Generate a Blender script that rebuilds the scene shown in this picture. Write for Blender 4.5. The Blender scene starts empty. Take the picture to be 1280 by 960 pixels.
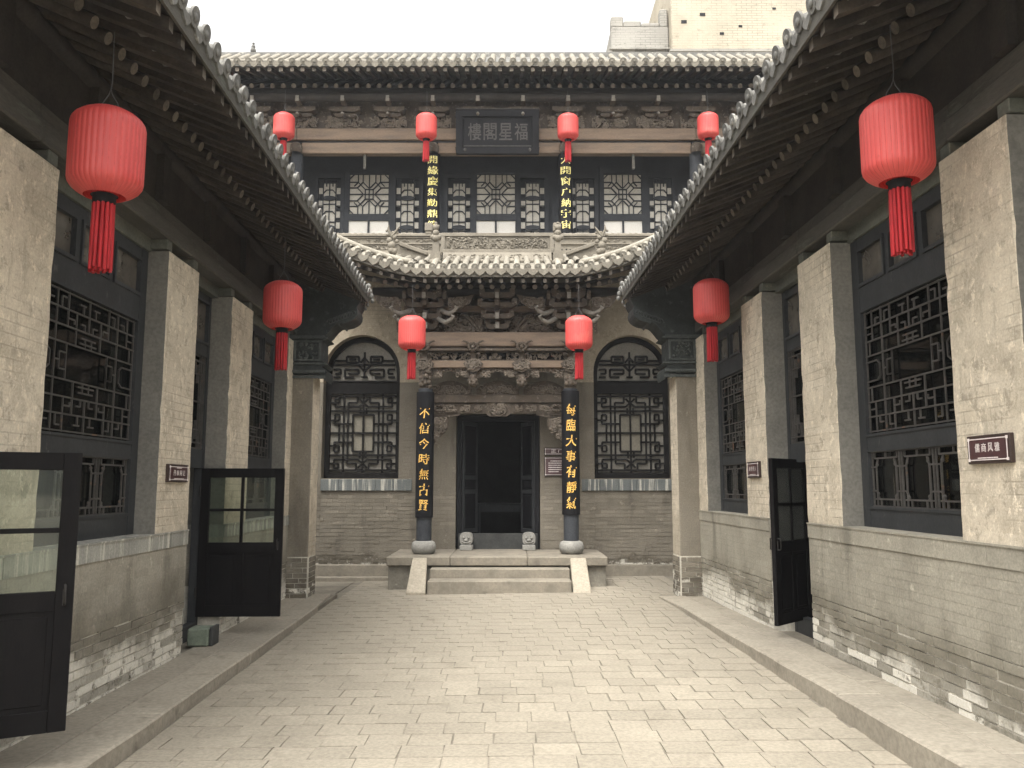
import bpy, bmesh, math, random
from mathutils import Vector, Matrix

rad = math.radians
R = random.Random(11)
EYE = 1.70                      # camera height; all heights z below are relative to it
YAW = rad(1.3667)               # the court axis is turned this much against the end hall
SC = bpy.context.scene
COL = SC.collection

# ------------------------------------------------------------------ camera, world, sun, exposure
cam_d = bpy.data.cameras.new("camera")
cam_d.sensor_width = 36.0
cam_d.lens = 36.0 * 1040 / 1280
cam_d.clip_end = 600
cam = bpy.data.objects.new("camera", cam_d)
COL.objects.link(cam)
cam.location = (0, 0, EYE)
cam.rotation_euler = (rad(90 + 7.0165), 0, 0)
SC.camera = cam

SUN_EL, SUN_AZ = 62.0, 200.0    # high, a little behind the camera (azimuth from +Y, clockwise)
world = bpy.data.worlds.new("World")
SC.world = world
world.use_nodes = True
wn = world.node_tree
bg = wn.nodes["Background"]
sky = wn.nodes.new("ShaderNodeTexSky")
sky.sky_type = 'NISHITA'
sky.sun_disc = False
sky.sun_elevation = rad(SUN_EL)
sky.sun_rotation = rad(SUN_AZ)
sky.air_density = 1.0
sky.dust_density = 6.0
sky.ozone_density = 1.0
hsv = wn.nodes.new("ShaderNodeHueSaturation")   # overcast: the blue is mostly gone
hsv.inputs['Saturation'].default_value = 0.12
tint = wn.nodes.new("ShaderNodeMixRGB")
tint.blend_type = 'MULTIPLY'
tint.inputs[0].default_value = 1.0
tint.inputs[2].default_value = (1.0, 0.982, 0.945, 1)
wn.links.new(sky.outputs[0], hsv.inputs['Color'])
wn.links.new(hsv.outputs[0], tint.inputs[1])
wn.links.new(tint.outputs[0], bg.inputs['Color'])
bg.inputs['Strength'].default_value = 0.15

sun_d = bpy.data.lights.new("sun", 'SUN')
sun_d.energy = 0.6
sun_d.angle = rad(28)
sun_d.color = (1.0, 0.965, 0.91)
sun = bpy.data.objects.new("sun", sun_d)
COL.objects.link(sun)
_d = Vector((math.sin(rad(SUN_AZ)) * math.cos(rad(SUN_EL)), math.cos(rad(SUN_AZ)) * math.cos(rad(SUN_EL)), math.sin(rad(SUN_EL))))
sun.rotation_euler = _d.to_track_quat('Z', 'Y').to_euler()
sun.location = _d * 40

SC.view_settings.view_transform = 'Standard'
SC.view_settings.look = 'None'
SC.view_settings.gamma = 1.0
SC.view_settings.use_curve_mapping = False
SC.view_settings.exposure = 1.88
SC.render.engine = 'CYCLES'
SC.cycles.max_bounces = 8
SC.cycles.use_denoising = True


# ------------------------------------------------------------------ materials
class NT:
    def __init__(s, name):
        s.m = bpy.data.materials.new(name)
        s.m.use_nodes = True
        s.t = s.m.node_tree
        s.b = s.t.nodes["Principled BSDF"]
        s.out = s.t.nodes["Material Output"]
        g = s.t.nodes.new("ShaderNodeNewGeometry")
        s.pos = g.outputs['Position']

    def n(s, kind, **kw):
        x = s.t.nodes.new(kind)
        for k, v in kw.items():
            setattr(x, k, v)
        return x

    def l(s, a, b):
        s.t.links.new(a, b)

    def scaled(s, src, sc):
        m = s.n("ShaderNodeVectorMath", operation='MULTIPLY')
        s.l(src, m.inputs[0])
        m.inputs[1].default_value = sc
        return m.outputs[0]

    def noise(s, scale, detail=5, rough=0.6, vec=None, stretch=(1, 1, 1), dist=0.0):
        x = s.n("ShaderNodeTexNoise")
        x.inputs['Scale'].default_value = scale
        x.inputs['Detail'].default_value = detail
        x.inputs['Roughness'].default_value = rough
        x.inputs['Distortion'].default_value = dist
        s.l(s.scaled(vec or s.pos, stretch), x.inputs['Vector'])
        return x.outputs['Fac']

    def ramp(s, fac, lo, hi, a=0.0, b=1.0):
        x = s.n("ShaderNodeMapRange", interpolation_type='SMOOTHSTEP')
        s.l(fac, x.inputs['Value'])
        x.inputs['From Min'].default_value = lo
        x.inputs['From Max'].default_value = hi
        x.inputs['To Min'].default_value = a
        x.inputs['To Max'].default_value = b
        return x.outputs['Result']

    def mix(s, fac, a, b, mode='MIX'):
        x = s.n("ShaderNodeMixRGB", blend_type=mode)
        for sock, v in ((x.inputs[0], fac), (x.inputs[1], a), (x.inputs[2], b)):
            if hasattr(v, 'is_output'):
                s.l(v, sock)
            elif isinstance(v, (int, float)):
                sock.default_value = v
            else:
                sock.default_value = tuple(v) + (1,)
        return x.outputs[0]

    def math(s, op, a, b=0.0):
        x = s.n("ShaderNodeMath", operation=op)
        for sock, v in ((x.inputs[0], a), (x.inputs[1], b)):
            if hasattr(v, 'is_output'):
                s.l(v, sock)
            else:
                sock.default_value = v
        return x.outputs[0]

    def bump(s, h, strength=0.3, dist=0.01):
        x = s.n("ShaderNodeBump")
        x.inputs['Strength'].default_value = strength
        x.inputs['Distance'].default_value = dist
        s.l(h, x.inputs['Height'])
        s.l(x.outputs[0], s.b.inputs['Normal'])

    def objrand(s, lo, hi):
        o = s.n("ShaderNodeObjectInfo")
        return s.ramp_lin(o.outputs['Random'], lo, hi)

    def ramp_lin(s, fac, a, b):
        x = s.n("ShaderNodeMapRange")
        s.l(fac, x.inputs['Value'])
        x.inputs['To Min'].default_value = a
        x.inputs['To Max'].default_value = b
        return x.outputs['Result']

    def height(s):
        x = s.n("ShaderNodeSeparateXYZ")
        s.l(s.pos, x.inputs[0])
        return x.outputs['Z']

    def val(s, color, fac):           # brightness by a factor socket
        x = s.n("ShaderNodeVectorMath", operation='SCALE')
        s.l(color, x.inputs[0])
        s.l(fac, x.inputs['Scale'])
        return x.outputs[0]

    def done(s, color, rough=0.85, spec=0.3):
        if hasattr(color, 'is_output'):
            s.l(color, s.b.inputs['Base Color'])
        else:
            s.b.inputs['Base Color'].default_value = tuple(color) + (1,)
        if hasattr(rough, 'is_output'):
            s.l(rough, s.b.inputs['Roughness'])
        else:
            s.b.inputs['Roughness'].default_value = rough
        s.b.inputs['Specular IOR Level'].default_value = spec
        return s.m


def surf(name, c1, c2, scale=3.0, stretch=(1, 1, 1), rough=0.85, spec=0.3, bump=0.25, bscale=40.0, bd=0.006, rnd=0.0, c3=None, c3s=9.0, c3r=(0.55, 0.7)):
    m = NT(name)
    f = m.ramp(m.noise(scale, 6, 0.62, stretch=stretch), 0.32, 0.68)
    c = m.mix(f, c1, c2)
    if c3:
        c = m.mix(m.ramp(m.noise(c3s, 5, 0.65, stretch=stretch), c3r[0], c3r[1]), c, c3)
    fine = m.noise(bscale, 4, 0.65, stretch=stretch)
    c = m.mix(0.5, c, m.mix(m.ramp(fine, 0.3, 0.7), (0.35, 0.35, 0.35), (0.65, 0.65, 0.65)), 'OVERLAY')
    if rnd:
        c = m.val(c, m.objrand(1 - rnd, 1 + rnd))
    if bump:
        m.bump(fine, bump, bd)
    return m.done(c, rough, spec)


def wall_material(name, c1, c2, low, salt_top, rnd=0.0, streak=False, spare=0.62):
    """weathered grey brick: mottled render, a damp brown band and salt bloom low down (world height LOW is the foot)"""
    m = NT(name)
    c = m.mix(m.ramp(m.noise(2.2, 6, 0.65), 0.3, 0.7), c1, c2)
    c = m.mix(m.ramp(m.noise(0.9, 4, 0.6, stretch=(3, 3, 0.6)), 0.5, 0.75), c, tuple(x * 0.72 for x in c1))
    c = m.mix(m.ramp(m.noise(7.0, 5, 0.7), 0.6, 0.75), c, tuple(min(1, x * 1.45) for x in c2))
    z = m.height()
    up = m.math('SUBTRACT', z, low)
    wob = m.noise(1.6, 5, 0.65)
    band = m.math('ADD', up, m.math('MULTIPLY', m.math('SUBTRACT', wob, 0.5), 0.9))
    damp = m.math('MULTIPLY', m.ramp(band, salt_top * 0.9, salt_top * 2.1, 1, 0), 0.62)
    c = m.mix(damp, c, (c1[0] * 0.40, c1[1] * 0.375, c1[2] * 0.33))
    sn = m.noise(7.0, 7, 0.75)
    sm = m.math('MULTIPLY', m.ramp(band, salt_top * 0.35, salt_top * 1.15, 1, 0), m.ramp(sn, 0.44 if spare > 0.5 else 0.36, 0.56 if spare > 0.5 else 0.48))
    if rnd:         # salt takes some bricks and spares others
        ob = m.n("ShaderNodeObjectInfo")
        sm = m.math('MULTIPLY', sm, m.ramp(m.math('ADD', m.math('FRACT', m.math('MULTIPLY', ob.outputs['Random'], 7.31)), m.math('MULTIPLY', wob, 0.5)), spare, spare + 0.24, 0.12 + max(0, 0.62 - spare), 1.0))
    c = m.mix(m.math('MULTIPLY', sm, 0.85), c, (0.72, 0.69, 0.61))
    if streak:
        c = m.mix(m.ramp(m.noise(5, 4, 0.6, stretch=(2.6, 2.6, 0.12)), 0.5, 0.66), c, (0.55, 0.53, 0.46))
    fine = m.noise(55, 4, 0.7)
    c = m.mix(0.45, c, m.mix(m.ramp(fine, 0.3, 0.7), (0.33, 0.33, 0.33), (0.67, 0.67, 0.67)), 'OVERLAY')
    if rnd:
        c = m.val(c, m.objrand(1 - rnd, 1 + rnd))
    m.bump(m.noise(28, 6, 0.7), 0.35, 0.008)
    return m.done(c, 0.9, 0.2)


def plaster_material(name, c1, c2):
    m = NT(name)
    c = m.mix(m.ramp(m.noise(3.0, 7, 0.7, dist=0.4), 0.36, 0.64), c1, c2)
    c = m.mix(m.ramp(m.noise(7.0, 7, 0.75, dist=0.25), 0.53, 0.63), c, tuple(x * 0.80 for x in c2))
    c = m.mix(m.ramp(m.noise(2.1, 6, 0.7, dist=0.5), 0.60, 0.70), c, tuple(min(1, x * 1.12) for x in c1))
    c = m.mix(m.ramp(m.noise(26.0, 6, 0.75), 0.66, 0.74), c, tuple(x * 0.6 for x in c2))
    c = m.mix(m.ramp(m.noise(14.0, 7, 0.8, stretch=(1, 1, 0.7)), 0.54, 0.62), c, tuple(min(1, x * 1.2) for x in c1))
    c = m.mix(m.ramp(m.noise(6, 5, 0.65, stretch=(1, 1, 0.16)), 0.60, 0.76), c, tuple(x * 0.82 for x in c2))
    hz = m.math('ADD', m.height(), m.math('MULTIPLY', m.noise(4.0, 6, 0.7), -1.1))
    c = m.mix(m.math('MULTIPLY', m.ramp(hz, 0.55, 1.0, 1, 0), 0.45), c, tuple(x * 0.62 for x in c2))
    sp = m.n("ShaderNodeSeparateXYZ")
    m.l(m.pos, sp.inputs[0])
    cbx = m.n("ShaderNodeCombineXYZ")
    m.l(sp.outputs['Y'], cbx.inputs[0])
    m.l(sp.outputs['Z'], cbx.inputs[1])
    br = m.n("ShaderNodeTexBrick")          # ghost of the courses under the thin render
    br.inputs['Scale'].default_value = 1.0
    br.inputs['Brick Width'].default_value = 0.29
    br.inputs['Row Height'].default_value = 0.075
    br.inputs['Mortar Size'].default_value = 0.007
    br.inputs['Mortar Smooth'].default_value = 0.6
    m.l(cbx.outputs[0], br.inputs['Vector'])
    gh = m.math('MULTIPLY', br.outputs['Fac'], m.ramp(m.noise(1.7, 4, 0.6), 0.42, 0.62))
    c = m.mix(m.math('MULTIPLY', gh, 0.5), c, tuple(x * 0.62 for x in c2))
    c = m.mix(0.4, c, m.mix(m.ramp(m.noise(60, 4, 0.7), 0.3, 0.7), (0.35, 0.35, 0.35), (0.65, 0.65, 0.65)), 'OVERLAY')
    m.bump(m.math('SUBTRACT', m.noise(12, 8, 0.75, dist=0.3), m.math('MULTIPLY', gh, 0.25)), 0.55, 0.014)
    return m.done(c, 0.92, 0.15)


MT = {}
MT['plaster'] = plaster_material('pier_plaster', (0.585, 0.52, 0.415), (0.455, 0.402, 0.318))
MT['arch_plaster'] = plaster_material('arch_plaster', (0.36, 0.31, 0.235), (0.30, 0.258, 0.195))
MT['reveal'] = surf('reveal_brick', (0.20, 0.192, 0.168), (0.155, 0.149, 0.132), 2.5, bump=0.3, bscale=30)
MT['wall_l'] = wall_material('court_wall_brick', (0.255, 0.238, 0.197), (0.325, 0.302, 0.25), 0.10, 0.42, 0.07, False, 0.40)
MT['wall_r'] = wall_material('court_wall_brick_smooth', (0.265, 0.248, 0.204), (0.325, 0.304, 0.25), 0.16, 0.33, 0.05, False, 0.48)
MT['wall_cap'] = wall_material('streaked_cap_stone', (0.25, 0.25, 0.225), (0.32, 0.315, 0.28), -3, 0.1, 0.08, True)
MT['hall_brick'] = wall_material('hall_brick', (0.165, 0.147, 0.117), (0.206, 0.184, 0.148), 0.30, 0.09, 0.14)
MT['mortar'] = surf('old_mortar', (0.17, 0.16, 0.135), (0.22, 0.205, 0.17), 6)
MT['salt_mortar'] = surf('salt_bloomed_mortar', (0.62, 0.59, 0.51), (0.36, 0.34, 0.29), 4, bump=0.4, bscale=30)
MT['platform'] = surf('platform_stone', (0.20, 0.185, 0.152), (0.15, 0.139, 0.115), 5, bump=0.5, bscale=18, c3=(0.27, 0.255, 0.215), c3s=8, c3r=(0.58, 0.72))
MT['sill'] = wall_material('slate_sill', (0.115, 0.125, 0.125), (0.145, 0.155, 0.15), -3, 0.1, 0, True)
MT['paving'] = surf('paving_brick_stone', (0.272, 0.244, 0.194), (0.240, 0.215, 0.171), 1.1, rough=0.85, bump=0.3, bscale=38, rnd=0.07, c3=(0.215, 0.191, 0.150), c3s=2.3, c3r=(0.52, 0.76))
MT['joint'] = surf('paving_joint', (0.125, 0.112, 0.089), (0.215, 0.193, 0.153), 2.0, bump=0.2)
MT['kerb'] = surf('kerb_stone', (0.29, 0.262, 0.212), (0.245, 0.22, 0.178), 1.8, bump=0.35, bscale=26, rnd=0.05, c3=(0.18, 0.16, 0.126), c3s=4, c3r=(0.54, 0.75))
MT['step'] = surf('step_stone', (0.23, 0.205, 0.163), (0.175, 0.157, 0.126), 3, bump=0.4, bscale=24, rnd=0.05, c3=(0.14, 0.125, 0.10), c3s=6)
MT['ramp'] = surf('ramp_stone', (0.32, 0.284, 0.225), (0.275, 0.245, 0.193), 4, bump=0.3, bscale=30)
MT['ground'] = surf('outer_ground', (0.30, 0.27, 0.22), (0.25, 0.225, 0.18), 0.5)
MT['frame'] = surf('charcoal_frame_paint', (0.037, 0.039, 0.041), (0.027, 0.029, 0.031), 5, stretch=(1, 1, 0.5), rough=0.6, bump=0.15, bscale=60, c3=(0.085, 0.085, 0.082), c3s=12, c3r=(0.62, 0.75))
MT['lattice'] = surf('weathered_lattice_wood', (0.070, 0.066, 0.060), (0.048, 0.044, 0.040), 9, rough=0.75, bump=0.2, bscale=80, c3=(0.14, 0.085, 0.055), c3s=6, c3r=(0.6, 0.7))
MT['black_lattice'] = surf('black_lattice_wood', (0.016, 0.015, 0.0145), (0.010, 0.0095, 0.009), 9, spec=0.12, rough=0.7, bump=0.15, bscale=80)
MT['door'] = surf('black_door_paint', (0.008, 0.0072, 0.0072), (0.005, 0.0045, 0.0048), 4, stretch=(2, 2, 0.4), rough=0.6, spec=0.09, bump=0.12, bscale=50, c3=(0.016, 0.014, 0.013), c3s=7, c3r=(0.6, 0.8))
MT['black'] = surf('black_lacquer', (0.011, 0.011, 0.013), (0.008, 0.008, 0.009), 4, rough=0.55, spec=0.14, bump=0.08)
MT['eave'] = surf('eave_wood', (0.040, 0.035, 0.030), (0.026, 0.023, 0.021), 4, rough=0.85, bump=0.3, bscale=45, rnd=0.2)
MT['rafter'] = surf('old_rafter_wood', (0.066, 0.055, 0.045), (0.040, 0.034, 0.029), 5, rough=0.85, bump=0.3, bscale=45, rnd=0.3)
MT['beam'] = surf('grey_beam_wood', (0.085, 0.08, 0.068), (0.060, 0.056, 0.048), 3, stretch=(3, 0.5, 3), rough=0.8, bump=0.3, bscale=40, c3=(0.10, 0.105, 0.085), c3s=3)
MT['head'] = surf('window_head_board', (0.115, 0.118, 0.098), (0.085, 0.09, 0.075), 3, rough=0.8, bump=0.2, c3=(0.17, 0.16, 0.12), c3s=4)
MT['beam_brown'] = surf('brown_beam_wood', (0.205, 0.150, 0.108), (0.155, 0.118, 0.088), 3, stretch=(0.5, 3, 4), rough=0.8, bump=0.25, bscale=40, c3=(0.13, 0.105, 0.085), c3s=3)
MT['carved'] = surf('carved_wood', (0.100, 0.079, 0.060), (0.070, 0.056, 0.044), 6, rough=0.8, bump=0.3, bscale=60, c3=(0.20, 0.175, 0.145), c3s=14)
MT['carved_lit'] = surf('lit_carving', (0.190, 0.158, 0.126), (0.132, 0.111, 0.089), 8, rough=0.8, bump=0.25, bscale=60, rnd=0.0)  # scrolls painted lighter, a lit copy of the carved wood
MT['carved_red'] = surf('faded_carved_beam', (0.23, 0.17, 0.125), (0.17, 0.13, 0.10), 5, stretch=(0.6, 2, 3), rough=0.8, bump=0.3, bscale=50)
MT['carved_pale'] = surf('weathered_nose_wood', (0.27, 0.25, 0.22), (0.20, 0.185, 0.16), 8, bump=0.3)
MT['tile'] = surf('grey_roof_tile', (0.150, 0.147, 0.136), (0.105, 0.103, 0.095), 5, bump=0.35, bscale=45, rnd=0.12, c3=(0.29, 0.283, 0.255), c3s=9)
MT['tile_pale'] = surf('pale_roof_tile', (0.245, 0.226, 0.187), (0.187, 0.171, 0.14), 6, bump=0.35, bscale=45, rnd=0.10, c3=(0.19, 0.175, 0.143), c3s=11)
MT['tile_face'] = surf('tile_end_face', (0.155, 0.143, 0.118), (0.11, 0.102, 0.084), 8, bump=0.5, bscale=70, bd=0.01, rnd=0.12)
MT['parapet'] = surf('carved_parapet_brick', (0.185, 0.166, 0.133), (0.145, 0.13, 0.104), 4, bump=0.35, bscale=50, c3=(0.20, 0.178, 0.142), c3s=12)
MT['corbel'] = surf('dark_carved_brick', (0.050, 0.057, 0.055), (0.032, 0.037, 0.037), 7, rough=0.75, bump=0.4, bscale=45, c3=(0.10, 0.115, 0.105), c3s=8, c3r=(0.58, 0.72))
MT['corbel_lit'] = surf('lit_corbel_carving', (0.105, 0.115, 0.11), (0.06, 0.068, 0.066), 9, rough=0.75, bump=0.4, bscale=45)  # raised mouldings painted lighter, a lit copy of the corbel brick
MT['plinth'] = surf('column_base_stone', (0.26, 0.253, 0.23), (0.20, 0.195, 0.178), 6, bump=0.4, bscale=30)
MT['gold'] = surf('gilt_lettering', (0.72, 0.42, 0.075), (0.85, 0.56, 0.16), 20, rough=0.45, spec=0.5, bump=0.0)
MT['gold_pale'] = surf('pale_gilt_lettering', (0.80, 0.70, 0.22), (0.86, 0.78, 0.36), 20, rough=0.5, bump=0.0)
MT['plaque_text'] = surf('faded_plaque_letter', (0.075, 0.07, 0.068), (0.055, 0.051, 0.049), 15, bump=0.0)
MT['upper_wood'] = surf('slate_partition_paint', (0.040, 0.044, 0.050), (0.030, 0.033, 0.039), 3, rough=0.7, bump=0.15)
MT['paper'] = surf('window_paper', (0.60, 0.575, 0.51), (0.50, 0.475, 0.42), 2, rough=0.9, bump=0.1, c3=(0.45, 0.42, 0.36), c3s=5, c3r=(0.6, 0.8))
MT['grey_paper'] = surf('dusty_window_backing', (0.275, 0.26, 0.225), (0.22, 0.208, 0.18), 4, rough=0.6, bump=0.05)
MT['tan_paper'] = surf('tan_window_paper', (0.235, 0.215, 0.172), (0.195, 0.18, 0.145), 3, rough=0.7, bump=0.05)
MT['white_paper'] = surf('white_window_paper', (0.78, 0.755, 0.70), (0.70, 0.68, 0.63), 2, rough=0.8, bump=0.05)
MT['rafter_end'] = surf('pale_rafter_end', (0.150, 0.130, 0.107), (0.095, 0.083, 0.069), 12, bump=0.3, rnd=0.35)  # end faces coloured paler than the rafter shafts
MT['reflection_glass'] = None
MT['sign'] = surf('maroon_sign_lacquer', (0.075, 0.035, 0.038), (0.06, 0.028, 0.030), 4, rough=0.35, spec=0.5, bump=0.0)
MT['sign_edge'] = surf('sign_wood_edge', (0.050, 0.032, 0.028), (0.035, 0.024, 0.02), 5, rough=0.5)
MT['sign_ink'] = surf('sign_white_print', (0.74, 0.68, 0.66), (0.66, 0.6, 0.58), 8, rough=0.5, bump=0.0)
MT['brass'] = surf('dull_brass', (0.04, 0.037, 0.034), (0.025, 0.023, 0.021), 12, rough=0.6, spec=0.15)
MT['green_stone'] = surf('green_stone', (0.19, 0.22, 0.17), (0.13, 0.155, 0.12), 8, bump=0.4, bscale=30, c3=(0.24, 0.24, 0.2), c3s=10)
MT['dark_stone'] = surf('dark_threshold_stone', (0.055, 0.056, 0.053), (0.038, 0.039, 0.038), 5, bump=0.3)
MT['dark_room'] = surf('unlit_room_plaster', (0.030, 0.029, 0.027), (0.022, 0.021, 0.020), 3)  # the rooms' gloom is put into this dark plaster colour


def tower_brick(name, c1, c2):
    m = NT(name)
    c = m.mix(m.ramp(m.noise(0.7, 6, 0.65), 0.34, 0.66), c1, c2)
    c = m.mix(m.ramp(m.noise(2.2, 7, 0.75, stretch=(1, 1, 2.6)), 0.55, 0.68), c, tuple(x * 0.62 for x in c1))
    sp = m.n("ShaderNodeSeparateXYZ")
    m.l(m.pos, sp.inputs[0])
    cb_ = m.n("ShaderNodeCombineXYZ")
    m.l(sp.outputs['X'], cb_.inputs[0])
    m.l(sp.outputs['Z'], cb_.inputs[1])
    br = m.n("ShaderNodeTexBrick")          # courses too far off to build
    br.inputs['Scale'].default_value = 1.0
    br.inputs['Brick Width'].default_value = 0.32
    br.inputs['Row Height'].default_value = 0.085
    br.inputs['Mortar Size'].default_value = 0.009
    m.l(cb_.outputs[0], br.inputs['Vector'])
    c = m.mix(m.math('MULTIPLY', br.outputs['Fac'], m.ramp(m.noise(0.9, 4, 0.6), 0.4, 0.6, 0.15, 0.75)), c, tuple(x * 0.5 for x in c1))
    m.bump(m.noise(9, 7, 0.75), 0.5, 0.03)
    return m.done(c, 0.9, 0.15)


MT['far_brick'] = tower_brick('far_brick', (0.335, 0.30, 0.235), (0.40, 0.36, 0.285))
MT['far_brick_grey'] = tower_brick('far_brick_grey', (0.25, 0.24, 0.215), (0.31, 0.298, 0.268))
MT['wire'] = surf('lantern_wire', (0.10, 0.10, 0.10), (0.07, 0.07, 0.07), 5, rough=0.5, bump=0.0)


def lantern_material():
    m = NT('red_lantern_silk')
    f = m.ramp(m.noise(7, 6, 0.65, stretch=(1, 1, 0.35)), 0.3, 0.7)
    c = m.mix(f, (0.72, 0.118, 0.104), (0.62, 0.086, 0.080))
    c = m.mix(m.ramp(m.noise(3.0, 4, 0.6), 0.55, 0.75), c, (0.72, 0.165, 0.135))
    c = m.mix(m.ramp(m.noise(22, 5, 0.7, stretch=(1, 1, 0.5)), 0.62, 0.75), c, (0.46, 0.06, 0.055))
    c = m.val(c, m.objrand(0.90, 1.08))
    m.bump(m.noise(30, 5, 0.6, stretch=(1.6, 1.6, 0.7)), 0.25, 0.006)
    m.done(c, 0.42, 0.5)
    tr = m.n("ShaderNodeBsdfTranslucent")
    tr.inputs[0].default_value = (0.72, 0.085, 0.075, 1)
    mx = m.n("ShaderNodeMixShader")
    mx.inputs[0].default_value = 0.30
    m.l(m.b.outputs[0], mx.inputs[1])
    m.l(tr.outputs[0], mx.inputs[2])
    m.l(mx.outputs[0], m.out.inputs['Surface'])
    return m.m


MT['lantern'] = lantern_material()
MT['lantern_rib_shade'] = surf('red_lantern_rib_shade', (0.60, 0.075, 0.070), (0.53, 0.062, 0.060), 12, rough=0.6, bump=0.0)  # shade in the rib valleys, painted as a darker red
MT['tassel'] = surf('red_tassel_thread', (0.36, 0.015, 0.019), (0.26, 0.010, 0.014), 30, stretch=(1, 1, 0.1), rough=0.7, bump=0.3, bscale=90)


def glass_material(name, tint, dirt_sheen, dirt_sheen_col):
    m = NT(name)
    tb = m.n("ShaderNodeBsdfTransparent")
    tb.inputs[0].default_value = tuple(tint) + (1,)
    gl = m.n("ShaderNodeBsdfGlossy")
    gl.inputs['Roughness'].default_value = 0.03
    fr = m.n("ShaderNodeFresnel")
    fr.inputs[0].default_value = 1.5
    mx = m.n("ShaderNodeMixShader")
    m.l(fr.outputs[0], mx.inputs[0])
    m.l(tb.outputs[0], mx.inputs[1])
    m.l(gl.outputs[0], mx.inputs[2])
    df = m.n("ShaderNodeBsdfDiffuse")
    m.l(m.mix(m.ramp(m.noise(6, 6, 0.7), 0.35, 0.7), dirt_sheen_col, tuple(x * 0.7 for x in dirt_sheen_col)), df.inputs[0])
    m2 = m.n("ShaderNodeMixShader")
    m2.inputs[0].default_value = dirt_sheen
    m.l(mx.outputs[0], m2.inputs[1])
    m.l(df.outputs[0], m2.inputs[2])
    m.l(m2.outputs[0], m.out.inputs['Surface'])
    return m.m


MT['glass'] = glass_material('door_glass', (0.86, 0.90, 0.85), 0.06, (0.3, 0.33, 0.28))
MT['reflection_glass'] = glass_material('door_glass_pale_reflection', (0.8, 0.84, 0.8), 0.42, (0.24, 0.25, 0.23))  # pale reflection on one leaf's panes, painted as a diffuse layer
MT['dusty_glass'] = glass_material('dusty_transom_glass', (0.6, 0.58, 0.54), 0.65, (0.16, 0.145, 0.125))
MT['dark_glass'] = glass_material('dark_window_glass', (0.30, 0.33, 0.33), 0.02, (0.06, 0.085, 0.085))


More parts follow.
